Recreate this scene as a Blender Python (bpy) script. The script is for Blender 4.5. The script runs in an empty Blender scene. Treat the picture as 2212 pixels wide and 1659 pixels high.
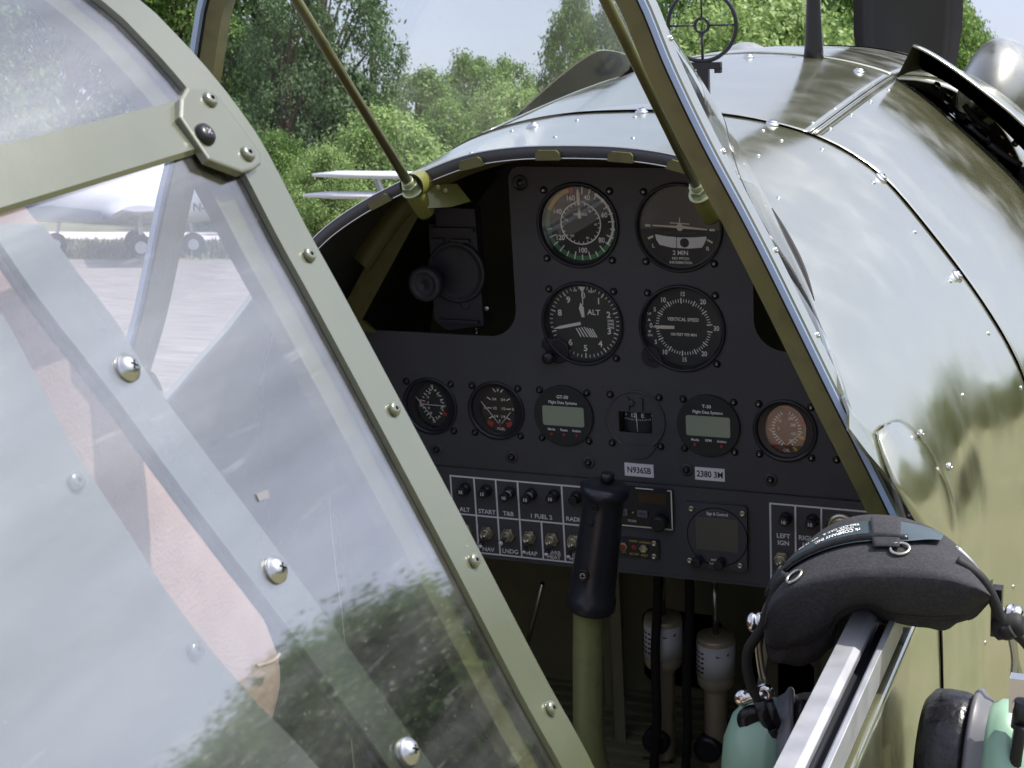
import bpy, bmesh, math, random
from mathutils import Vector, Matrix, Euler
from mathutils.geometry import tessellate_polygon
random.seed(7)
R = math.radians
S = bpy.context.scene
COL = S.collection
# ------------------------------------------------------------------ camera, sky, sun, exposure
PITCH = R(10.5)                                   # the tail-dragger sits nose up
ROOT = Matrix.Translation((0, 0, 1.72)) @ Matrix.Rotation(PITCH, 4, 'X')   # aircraft frame: x right, y forward, z up
MC = Matrix(((0.92311631, 0.05847621, -0.38004844), (0.3802625, -0.28551475, 0.87970549), (-0.05706759, -0.95658866, -0.28579963)))
TC = Vector((491.27, -1418.03, 488.14))           # camera place in the aircraft frame, mm
FPX = 6738.65 / (4032 / 2212)
cam = bpy.data.objects.new('camera', bpy.data.cameras.new('camera'))
COL.objects.link(cam)
cx, cy, cz = MC.col[0], MC.col[1], MC.col[2]
mw = Matrix(((cx[0], -cy[0], -cz[0], TC[0] / 1000), (cx[1], -cy[1], -cz[1], TC[1] / 1000), (cx[2], -cy[2], -cz[2], TC[2] / 1000), (0, 0, 0, 1)))
cam.matrix_world = ROOT @ mw
cam.data.sensor_width = 36
cam.data.lens = FPX / 2212 * 36
cam.data.clip_start = 0.02
cam.data.clip_end = 3000
cam.data.dof.use_dof = True; cam.data.dof.focus_distance = 1.2; cam.data.dof.aperture_fstop = 55
S.camera = cam
SUN_AZ, SUN_EL = R(70), R(58)
W = bpy.data.worlds.new('World'); S.world = W; W.use_nodes = True
nt = W.node_tree; bg = nt.nodes['Background']
sky = nt.nodes.new('ShaderNodeTexSky'); sky.sky_type = 'NISHITA'; sky.sun_disc = False
sky.sun_elevation = SUN_EL; sky.sun_rotation = SUN_AZ; sky.dust_density = 2.0; sky.air_density = 1.0; sky.ozone_density = 1.5
hz = nt.nodes.new('ShaderNodeMix'); hz.data_type = 'RGBA'; hz.inputs['Factor'].default_value = 0.62; hz.inputs['B'].default_value = (4.8, 5.0, 6.35, 1)
nt.links.new(sky.outputs[0], hz.inputs['A']); bg.inputs[1].default_value = 0.13
tcw = nt.nodes.new('ShaderNodeTexCoord'); dt = nt.nodes.new('ShaderNodeVectorMath'); dt.operation = 'DOT_PRODUCT'
dt.inputs[1].default_value = (math.sin(SUN_AZ) * math.cos(SUN_EL), math.cos(SUN_AZ) * math.cos(SUN_EL), math.sin(SUN_EL))
nt.links.new(tcw.outputs['Generated'], dt.inputs[0])
mxw = nt.nodes.new('ShaderNodeMath'); mxw.operation = 'MAXIMUM'; mxw.inputs[1].default_value = 0.0; nt.links.new(dt.outputs['Value'], mxw.inputs[0])
pww = nt.nodes.new('ShaderNodeMath'); pww.operation = 'POWER'; pww.inputs[1].default_value = 8.0; nt.links.new(mxw.outputs[0], pww.inputs[0])
nw = nt.nodes.new('ShaderNodeTexNoise'); nw.inputs['Scale'].default_value = 3.2; nw.inputs['Detail'].default_value = 5; mpw = nt.nodes.new('ShaderNodeMapping'); mpw.inputs['Scale'].default_value = (1, 1, 2.6)
nt.links.new(tcw.outputs['Generated'], mpw.inputs[0]); nt.links.new(mpw.outputs[0], nw.inputs['Vector'])
mrw = nt.nodes.new('ShaderNodeMapRange'); mrw.inputs['From Min'].default_value = 0.38; mrw.inputs['From Max'].default_value = 0.66; mrw.inputs['To Min'].default_value = 3.0; mrw.inputs['To Max'].default_value = 24.0
nt.links.new(nw.outputs['Fac'], mrw.inputs['Value']); mlw = nt.nodes.new('ShaderNodeMath'); mlw.operation = 'MULTIPLY'
nt.links.new(pww.outputs[0], mlw.inputs[0]); nt.links.new(mrw.outputs['Result'], mlw.inputs[1])
adw = nt.nodes.new('ShaderNodeVectorMath'); adw.operation = 'ADD'; nt.links.new(hz.outputs['Result'], adw.inputs[0]); nt.links.new(mlw.outputs[0], adw.inputs[1])
nt.links.new(adw.outputs[0], bg.inputs[0])
sun = bpy.data.objects.new('sun', bpy.data.lights.new('sun', 'SUN')); COL.objects.link(sun)
sun.data.energy = 4.2; sun.data.angle = R(0.5); sun.data.color = (1, 0.95, 0.88)
sd = Vector((math.sin(SUN_AZ) * math.cos(SUN_EL), math.cos(SUN_AZ) * math.cos(SUN_EL), math.sin(SUN_EL)))
sun.rotation_euler = sd.to_track_quat('Z', 'Y').to_euler()
S.view_settings.view_transform = 'Standard'; S.view_settings.look = 'None'
S.view_settings.exposure = 0.35; S.view_settings.gamma = 1
S.cycles.max_bounces = 10; S.cycles.transparent_max_bounces = 24; S.cycles.glossy_bounces = 5
S.cycles.caustics_reflective = False; S.cycles.caustics_refractive = False
S.cycles.sample_clamp_indirect = 4

# ------------------------------------------------------------------ measuring helpers (mm, aircraft frame)
def ray(px, py):
    return MC @ Vector(((px - 1106) / FPX, (py - 829.5) / FPX, 1))
def AY(px, py, y):
    d = ray(px, py); return TC + d * ((y - TC[1]) / d[1])
def AX(px, py, x):
    d = ray(px, py); return TC + d * ((x - TC[0]) / d[0])
def AZ(px, py, z):
    d = ray(px, py); return TC + d * ((z - TC[2]) / d[2])
def V(*a): return Vector(a)
def lerp(a, b, t): return a + (b - a) * t
def resample(pts, n):
    pts = [Vector(p) for p in pts]
    # Catmull-Rom through the points, then n+1 even steps
    P = [pts[0] * 2 - pts[1]] + pts + [pts[-1] * 2 - pts[-2]]
    fine = []
    for i in range(1, len(P) - 2):
        for k in range(16):
            t = k / 16; a, b, c, d = P[i - 1], P[i], P[i + 1], P[i + 2]
            fine.append(0.5 * ((2 * b) + (c - a) * t + (2 * a - 5 * b + 4 * c - d) * t * t + (3 * b - a - 3 * c + d) * t ** 3))
    fine.append(pts[-1])
    L = [0]
    for i in range(1, len(fine)): L.append(L[-1] + (fine[i] - fine[i - 1]).length)
    out = []; j = 0
    for k in range(n + 1):
        s = L[-1] * k / n
        while j < len(L) - 2 and L[j + 1] < s: j += 1
        t = (s - L[j]) / max(1e-9, L[j + 1] - L[j]); out.append(fine[j].lerp(fine[j + 1], min(1, t)))
    return out

# ------------------------------------------------------------------ materials
MAT = {}
def mat(name, col, rough=0.5, metal=0.0, coat=0.0, spec=0.5, noise=None, bump=None, ior=None, coat_rough=0.03, vary=None, alpha=None):
    m = bpy.data.materials.new(name); m.use_nodes = True; n = m.node_tree; b = n.nodes['Principled BSDF']
    b.inputs['Base Color'].default_value = (*col, 1); b.inputs['Roughness'].default_value = rough
    b.inputs['Metallic'].default_value = metal; b.inputs['Coat Weight'].default_value = coat
    b.inputs['Coat Roughness'].default_value = coat_rough
    b.inputs['Specular IOR Level'].default_value = spec
    if ior: b.inputs['IOR'].default_value = ior
    tc = n.nodes.new('ShaderNodeTexCoord')
    if noise:   # (scale, second colour, low, high) patches of wear or soil on the thing itself
        t = n.nodes.new('ShaderNodeTexNoise'); t.inputs['Scale'].default_value = noise[0]; t.inputs['Detail'].default_value = 6
        n.links.new(tc.outputs['Object'], t.inputs['Vector'])
        r = n.nodes.new('ShaderNodeMapRange'); r.inputs['From Min'].default_value = noise[2]; r.inputs['From Max'].default_value = noise[3]
        n.links.new(t.outputs['Fac'], r.inputs['Value'])
        x = n.nodes.new('ShaderNodeMix'); x.data_type = 'RGBA'; x.inputs['A'].default_value = (*col, 1); x.inputs['B'].default_value = (*noise[1], 1)
        n.links.new(r.outputs['Result'], x.inputs['Factor']); n.links.new(x.outputs['Result'], b.inputs['Base Color'])
    if vary:    # roughness variation (scale, low, high)
        t = n.nodes.new('ShaderNodeTexNoise'); t.inputs['Scale'].default_value = vary[0]; t.inputs['Detail'].default_value = 5
        n.links.new(tc.outputs['Object'], t.inputs['Vector'])
        r = n.nodes.new('ShaderNodeMapRange'); r.inputs['From Min'].default_value = 0.35; r.inputs['From Max'].default_value = 0.65
        r.inputs['To Min'].default_value = vary[1]; r.inputs['To Max'].default_value = vary[2]
        n.links.new(t.outputs['Fac'], r.inputs['Value']); n.links.new(r.outputs['Result'], b.inputs['Roughness'])
    if bump:    # (scale, strength, distance[, kind])
        if len(bump) > 3 and bump[3] == 'voronoi':
            t = n.nodes.new('ShaderNodeTexVoronoi'); t.inputs['Scale'].default_value = bump[0]; out = t.outputs['Distance']
        else:
            t = n.nodes.new('ShaderNodeTexNoise'); t.inputs['Scale'].default_value = bump[0]; t.inputs['Detail'].default_value = 4; out = t.outputs['Fac']
        n.links.new(tc.outputs['Object'], t.inputs['Vector'])
        bp = n.nodes.new('ShaderNodeBump'); bp.inputs['Strength'].default_value = bump[1]; bp.inputs['Distance'].default_value = bump[2]
        n.links.new(out, bp.inputs['Height']); n.links.new(bp.outputs[0], b.inputs['Normal'])
    MAT[name] = m; return m
mat('olive_paint', (0.13, 0.125, 0.042), 0.4, spec=0.5, coat=0.2, bump=(900, 0.15, 0.0004), noise=(60, (0.10, 0.095, 0.035), 0.5, 0.7))
mat('olive_dark', (0.12, 0.12, 0.055), 0.5, bump=(300, 0.1, 0.0005), noise=(15, (0.10, 0.10, 0.05), 0.4, 0.7))
mat('cockpit_green', (0.26, 0.25, 0.15), 0.45, bump=(300, 0.1, 0.0005), noise=(15, (0.20, 0.195, 0.12), 0.4, 0.7))
mat('stick_green', (0.28, 0.30, 0.13), 0.3, coat=0.4, noise=(80, (0.24, 0.25, 0.11), 0.5, 0.7))
mat('wall_grey', (0.050, 0.052, 0.048), 0.5, noise=(15, (0.04, 0.042, 0.04), 0.4, 0.7))
mat('zinc_chromate', (0.19, 0.19, 0.045), 0.32, coat=0.4)
mat('panel_black', (0.074, 0.076, 0.085), 0.55, bump=(1800, 0.07, 0.0003), noise=(25, (0.084, 0.086, 0.096), 0.45, 0.7))
mat('panel_sheet', (0.078, 0.080, 0.090), 0.5, bump=(1800, 0.07, 0.0003), noise=(25, (0.088, 0.090, 0.10), 0.45, 0.7))
mat('black_plastic', (0.026, 0.027, 0.034), 0.28, bump=(600, 0.1, 0.0003))
mat('black_rubber', (0.012, 0.011, 0.011), 0.7, bump=(500, 0.3, 0.0004))
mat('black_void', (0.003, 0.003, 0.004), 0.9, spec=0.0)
mat('dial_black', (0.030, 0.034, 0.032), 0.7)
mat('dial_brown', (0.03, 0.024, 0.02), 0.6)
mat('dial_oil', (0.16, 0.11, 0.09), 0.5)
mat('ink_white', (0.95, 0.95, 0.92), 0.6)
mat('ink_cream', (0.90, 0.82, 0.66), 0.6)
mat('ink_green', (0.05, 0.28, 0.10), 0.6)
mat('ink_yellow', (0.70, 0.46, 0.10), 0.6)
mat('ink_red', (0.55, 0.04, 0.04), 0.6)
mat('ink_black', (0.02, 0.02, 0.022), 0.6)
mat('lcd', (0.38, 0.44, 0.32), 0.3)
mat('lcd_dark', (0.13, 0.13, 0.11), 0.3)
mat('amber_window', (0.07, 0.04, 0.022), 0.3)
mat('label_white', (0.95, 0.95, 0.97), 0.5)
mat('grey_plastic', (0.07, 0.071, 0.078), 0.5, bump=(400, 0.2, 0.0004))
mat('device_grey', (0.045, 0.046, 0.056), 0.5, bump=(400, 0.2, 0.0004))
mat('chrome', (0.75, 0.75, 0.74), 0.14, metal=1.0)
mat('screw_steel', (0.60, 0.60, 0.58), 0.26, metal=1.0, bump=(300, 0.1, 0.0003))
mat('steel', (0.55, 0.55, 0.53), 0.28, metal=1.0, bump=(300, 0.1, 0.0003))
mat('nut_metal', (0.62, 0.60, 0.50), 0.3, metal=1.0)
mat('cad_green', (0.48, 0.52, 0.32), 0.35, metal=0.6)
mat('aluminium', (0.42, 0.43, 0.45), 0.45, metal=0.6, bump=(200, 0.05, 0.0003), vary=(60, 0.4, 0.55))
mat('aluminium_dull', (0.30, 0.30, 0.30), 0.5, metal=0.9)
mat('brass_anodised', (0.70, 0.60, 0.42), 0.4, metal=0.4)
mat('silver_label', (0.93, 0.94, 0.96), 0.45)
mat('screw_black', (0.02, 0.02, 0.022), 0.3, metal=0.4)
mat('leather', (0.45, 0.30, 0.225), 0.36, bump=(620, 0.28, 0.0008, 'voronoi'), noise=(60, (0.38, 0.245, 0.18), 0.4, 0.7))
mat('fabric_black', (0.044, 0.044, 0.049), 0.95, spec=0.2, bump=(1500, 0.6, 0.0006), noise=(500, (0.058, 0.058, 0.064), 0.42, 0.62))
mat('cup_green', (0.30, 0.49, 0.36), 0.33, coat=0.3)
mat('cup_grey', (0.15, 0.15, 0.165), 0.4)
mat('vinyl_black', (0.014, 0.014, 0.017), 0.3, bump=(120, 0.6, 0.002))
mat('sleeve_label', (0.06, 0.085, 0.095), 0.3)
mat('white_paint', (0.80, 0.80, 0.82), 0.25, coat=0.5)
mat('window_tint', (0.03, 0.035, 0.04), 0.1)
mat('tyre', (0.02, 0.02, 0.02), 0.8)
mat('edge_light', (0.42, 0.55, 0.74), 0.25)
mat('hinge', (0.40, 0.38, 0.31), 0.4, metal=0.4)
mat('bark', (0.11, 0.085, 0.06), 0.9, bump=(14, 0.6, 0.02))
mat('copper', (0.65, 0.35, 0.2), 0.35, metal=0.9)

def paintmat(name, col, f0, rough, col2=None, nscale=30, power=3.0, bump=None, r2=None, chips=None):
    m = bpy.data.materials.new(name); m.use_nodes = True; n = m.node_tree; n.nodes.remove(n.nodes['Principled BSDF']); out = n.nodes['Material Output']
    tc = n.nodes.new('ShaderNodeTexCoord'); df = n.nodes.new('ShaderNodeBsdfDiffuse'); gl = n.nodes.new('ShaderNodeBsdfGlossy'); gl.inputs['Roughness'].default_value = rough; gl.inputs['Color'].default_value = (0.97, 0.97, 0.92, 1)
    t = n.nodes.new('ShaderNodeTexNoise'); t.inputs['Scale'].default_value = nscale; t.inputs['Detail'].default_value = 7; n.links.new(tc.outputs['Object'], t.inputs['Vector'])
    r = n.nodes.new('ShaderNodeMapRange'); r.inputs['From Min'].default_value = 0.5; r.inputs['From Max'].default_value = 0.72; n.links.new(t.outputs['Fac'], r.inputs['Value'])
    x = n.nodes.new('ShaderNodeMix'); x.data_type = 'RGBA'; x.inputs['A'].default_value = (*col, 1); x.inputs['B'].default_value = (*(col2 or col), 1)
    n.links.new(r.outputs['Result'], x.inputs['Factor']); n.links.new(x.outputs['Result'], df.inputs['Color'])
    rr = n.nodes.new('ShaderNodeMapRange'); rr.inputs['From Min'].default_value = .35; rr.inputs['From Max'].default_value = .65; rr.inputs['To Min'].default_value = rough; rr.inputs['To Max'].default_value = r2 or rough * 1.7
    n.links.new(t.outputs['Fac'], rr.inputs['Value']); n.links.new(rr.outputs['Result'], gl.inputs['Roughness'])
    lw = n.nodes.new('ShaderNodeLayerWeight'); lw.inputs['Blend'].default_value = 0.5; pw = n.nodes.new('ShaderNodeMath'); pw.operation = 'POWER'; pw.inputs[1].default_value = power
    n.links.new(lw.outputs['Facing'], pw.inputs[0]); mr = n.nodes.new('ShaderNodeMapRange'); mr.inputs['To Min'].default_value = f0; mr.inputs['To Max'].default_value = 0.95
    n.links.new(pw.outputs[0], mr.inputs['Value']); ms = n.nodes.new('ShaderNodeMixShader'); n.links.new(mr.outputs['Result'], ms.inputs[0])
    n.links.new(df.outputs[0], ms.inputs[1]); n.links.new(gl.outputs[0], ms.inputs[2]); n.links.new(ms.outputs[0], out.inputs['Surface'])
    if chips:    # small chips through the paint and a film of dust
        c1 = n.nodes.new('ShaderNodeTexNoise'); c1.inputs['Scale'].default_value = chips; c1.inputs['Detail'].default_value = 4; n.links.new(tc.outputs['Object'], c1.inputs['Vector'])
        c2 = n.nodes.new('ShaderNodeMapRange'); c2.inputs['From Min'].default_value = .745; c2.inputs['From Max'].default_value = .775; n.links.new(c1.outputs['Fac'], c2.inputs['Value'])
        c3 = n.nodes.new('ShaderNodeMix'); c3.data_type = 'RGBA'; c3.inputs['B'].default_value = (.30, .27, .20, 1); n.links.new(c2.outputs['Result'], c3.inputs['Factor']); n.links.new(x.outputs['Result'], c3.inputs['A']); n.links.new(c3.outputs['Result'], df.inputs['Color'])
    if bump:
        b = n.nodes.new('ShaderNodeBump'); b.inputs['Strength'].default_value = bump[1]; b.inputs['Distance'].default_value = bump[2]
        t2 = n.nodes.new('ShaderNodeTexNoise'); t2.inputs['Scale'].default_value = bump[0]; t2.inputs['Detail'].default_value = 3; n.links.new(tc.outputs['Object'], t2.inputs['Vector'])
        n.links.new(t2.outputs['Fac'], b.inputs['Height']); n.links.new(b.outputs[0], df.inputs['Normal']); n.links.new(b.outputs[0], gl.inputs['Normal'])
    MAT[name] = m; return m
paintmat('olive_gloss', (0.145, 0.15, 0.078), 0.22, 0.10, (0.158, 0.16, 0.086), 22, 1.4, (4, 0.3, 0.004), 0.24)
paintmat('olive_satin', (0.08, 0.085, 0.06), 0.16, 0.2, (0.10, 0.10, 0.075), 22, 1.8)
paintmat('olive_strap', (0.085, 0.095, 0.052), 0.135, 0.2, (0.095, 0.105, 0.058), 25, 2.6, (650, 0.08, 0.0003), 0.24, chips=150)
paintmat('olive_inner', (0.13, 0.135, 0.09), 0.08, 0.3, (0.15, 0.155, 0.11), 12, 3.0)
paintmat('canopy_skin', (0.11, 0.12, 0.085), 0.36, 0.07, (0.14, 0.145, 0.11), 12, 1.6, (5, 0.35, 0.004), 0.2)

def leafmat(name, c1, c2):
    m = bpy.data.materials.new(name); m.use_nodes = True; n = m.node_tree; b = n.nodes['Principled BSDF']
    gi = n.nodes.new('ShaderNodeNewGeometry'); oi = n.nodes.new('ShaderNodeTexCoord')
    no = n.nodes.new('ShaderNodeTexNoise'); no.inputs['Scale'].default_value = 1.1; no.inputs['Detail'].default_value = 5
    n.links.new(oi.outputs['Object'], no.inputs['Vector'])
    r = n.nodes.new('ShaderNodeMapRange'); r.inputs['From Min'].default_value = 0.35; r.inputs['From Max'].default_value = 0.65
    n.links.new(no.outputs['Fac'], r.inputs['Value'])
    x = n.nodes.new('ShaderNodeMix'); x.data_type = 'RGBA'; x.inputs['A'].default_value = (*c1, 1); x.inputs['B'].default_value = (*c2, 1)
    n.links.new(r.outputs['Result'], x.inputs['Factor'])
    hv = n.nodes.new('ShaderNodeHueSaturation'); mr = n.nodes.new('ShaderNodeMapRange'); mr.inputs['To Min'].default_value = 0.65; mr.inputs['To Max'].default_value = 1.5
    n.links.new(gi.outputs['Random Per Island'], mr.inputs['Value']); n.links.new(mr.outputs['Result'], hv.inputs['Value'])
    n.links.new(x.outputs['Result'], hv.inputs['Color']); n.links.new(hv.outputs[0], b.inputs['Base Color'])
    b.inputs['Roughness'].default_value = 0.5; b.inputs['Specular IOR Level'].default_value = 0.35
    tr = n.nodes.new('ShaderNodeBsdfTranslucent'); n.links.new(hv.outputs[0], tr.inputs['Color'])
    ms = n.nodes.new('ShaderNodeMixShader'); ms.inputs[0].default_value = 0.4
    n.links.new(b.outputs[0], ms.inputs[1]); n.links.new(tr.outputs[0], ms.inputs[2])
    n.links.new(ms.outputs[0], n.nodes['Material Output'].inputs['Surface']); MAT[name] = m
leafmat('leaf_green', (0.11, 0.20, 0.045), (0.20, 0.31, 0.08))
leafmat('leaf_dark', (0.07, 0.14, 0.045), (0.13, 0.22, 0.07))
leafmat('leaf_grey', (0.10, 0.165, 0.075), (0.16, 0.235, 0.105))
leafmat('leaf_pale', (0.24, 0.36, 0.11), (0.32, 0.42, 0.16))

def glassmat(name, ior, tint=(1, 1, 1), haze=0.0, hazecol=(0.8, 0.85, 0.95), smudge=0.0, rough=0.02, streak=None, floor=0.0):
    m = bpy.data.materials.new(name); m.use_nodes = True; n = m.node_tree
    n.nodes.remove(n.nodes['Principled BSDF']); out = n.nodes['Material Output']
    tr = n.nodes.new('ShaderNodeBsdfTransparent'); tr.inputs[0].default_value = (*tint, 1)
    gl = n.nodes.new('ShaderNodeBsdfGlossy'); gl.inputs['Roughness'].default_value = rough; gl.inputs['Color'].default_value = (1, 0.985, 0.93, 1)
    fr = n.nodes.new('ShaderNodeFresnel'); fr.inputs['IOR'].default_value = ior
    tc = n.nodes.new('ShaderNodeTexCoord')
    mx = n.nodes.new('ShaderNodeMixShader')
    ad = n.nodes.new('ShaderNodeMath'); ad.operation = 'ADD'; ad.use_clamp = True; ad.inputs[1].default_value = floor
    geo = n.nodes.new('ShaderNodeNewGeometry')
    # Fresnel goes to total reflection from the back of a single sheet: use the facing angle on both sides
    lw = n.nodes.new('ShaderNodeLayerWeight'); lw.inputs['Blend'].default_value = 0.5
    f0 = ((ior - 1) / (ior + 1)) ** 2
    pw = n.nodes.new('ShaderNodeMath'); pw.operation = 'POWER'; pw.inputs[1].default_value = 4.0
    n.links.new(lw.outputs['Facing'], pw.inputs[0])
    mr = n.nodes.new('ShaderNodeMapRange'); mr.inputs['To Min'].default_value = f0 + floor; mr.inputs['To Max'].default_value = 1.0
    n.links.new(pw.outputs[0], mr.inputs['Value'])
    n.links.new(mr.outputs['Result'], mx.inputs[0])
    if streak:   # reflection varied in streaks, painting in the look of mirrored clouds
        ns = n.nodes.new('ShaderNodeTexNoise'); ns.inputs['Scale'].default_value = 5; ns.inputs['Detail'].default_value = 6; ms_ = n.nodes.new('ShaderNodeMapping'); ms_.inputs['Scale'].default_value = (3, .35, 3)
        n.links.new(tc.outputs['Object'], ms_.inputs[0]); n.links.new(ms_.outputs[0], ns.inputs['Vector'])
        r3 = n.nodes.new('ShaderNodeMapRange'); r3.inputs['From Min'].default_value = .3; r3.inputs['From Max'].default_value = .7; r3.inputs['To Min'].default_value = .55; r3.inputs['To Max'].default_value = 1.45
        n.links.new(ns.outputs['Fac'], r3.inputs['Value']); mu = n.nodes.new('ShaderNodeMath'); mu.operation = 'MULTIPLY'; n.links.new(mr.outputs['Result'], mu.inputs[0]); n.links.new(r3.outputs['Result'], mu.inputs[1]); n.links.new(mu.outputs[0], mx.inputs[0])
        r4 = n.nodes.new('ShaderNodeMapRange'); r4.inputs['To Min'].default_value = rough * .3; r4.inputs['To Max'].default_value = rough * 2.5; n.links.new(ns.outputs['Fac'], r4.inputs['Value']); n.links.new(r4.outputs['Result'], gl.inputs['Roughness'])
    n.nodes.remove(fr); n.nodes.remove(ad); n.nodes.remove(geo)
    n.links.new(tr.outputs[0], mx.inputs[1]); n.links.new(gl.outputs[0], mx.inputs[2]); last = mx
    if haze or smudge:
        df = n.nodes.new('ShaderNodeBsdfDiffuse'); df.inputs[0].default_value = (*hazecol, 1)
        no = n.nodes.new('ShaderNodeTexNoise'); no.inputs['Scale'].default_value = 9; no.inputs['Detail'].default_value = 8; no.inputs['Roughness'].default_value = 0.7
        mp = n.nodes.new('ShaderNodeMapping'); mp.inputs['Scale'].default_value = streak or (1, 1, 1)
        n.links.new(tc.outputs['Object'], mp.inputs[0]); n.links.new(mp.outputs[0], no.inputs['Vector'])
        r2 = n.nodes.new('ShaderNodeMapRange'); r2.inputs['From Min'].default_value = 0.4; r2.inputs['From Max'].default_value = 0.75
        r2.inputs['To Min'].default_value = haze; r2.inputs['To Max'].default_value = haze + smudge
        n.links.new(no.outputs['Fac'], r2.inputs['Value'])
        sp = n.nodes.new('ShaderNodeTexNoise'); sp.inputs['Scale'].default_value = 900; sp.inputs['Detail'].default_value = 2; n.links.new(tc.outputs['Object'], sp.inputs['Vector'])
        r5 = n.nodes.new('ShaderNodeMapRange'); r5.inputs['From Min'].default_value = .70; r5.inputs['From Max'].default_value = .80; r5.inputs['To Max'].default_value = .22; n.links.new(sp.outputs['Fac'], r5.inputs['Value'])
        sc_ = n.nodes.new('ShaderNodeTexNoise'); sc_.inputs['Scale'].default_value = 60; sc_.inputs['Detail'].default_value = 3; m5 = n.nodes.new('ShaderNodeMapping'); m5.inputs['Scale'].default_value = (9, .35, 2.5); m5.inputs['Rotation'].default_value = (.5, 0, .35)
        n.links.new(tc.outputs['Object'], m5.inputs[0]); n.links.new(m5.outputs[0], sc_.inputs['Vector'])
        r6 = n.nodes.new('ShaderNodeMapRange'); r6.inputs['From Min'].default_value = .66; r6.inputs['From Max'].default_value = .74; r6.inputs['To Max'].default_value = .05; n.links.new(sc_.outputs['Fac'], r6.inputs['Value'])
        a1 = n.nodes.new('ShaderNodeMath'); a1.operation = 'ADD'; n.links.new(r2.outputs['Result'], a1.inputs[0]); n.links.new(r5.outputs['Result'], a1.inputs[1])
        a2 = n.nodes.new('ShaderNodeMath'); a2.operation = 'ADD'; a2.use_clamp = True; n.links.new(a1.outputs[0], a2.inputs[0]); n.links.new(r6.outputs['Result'], a2.inputs[1])
        m2 = n.nodes.new('ShaderNodeMixShader'); n.links.new(a2.outputs[0], m2.inputs[0])
        n.links.new(last.outputs[0], m2.inputs[1]); n.links.new(df.outputs[0], m2.inputs[2]); last = m2
    n.links.new(last.outputs[0], out.inputs['Surface']); MAT[name] = m
glassmat('windscreen_glass', 1.45, (0.93, 0.96, 0.97), haze=0.01, smudge=0.05, floor=0.0)
glassmat('canopy_glass', 1.5, (0.93, 0.95, 1.0), hazecol=(0.85, 0.85, 0.85), haze=0.006, smudge=0.03, streak=(5, .8, 5), floor=0.155, rough=0.017)
glassmat('dial_glass', 1.5, (1, 1, 1), floor=0.0)

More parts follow.
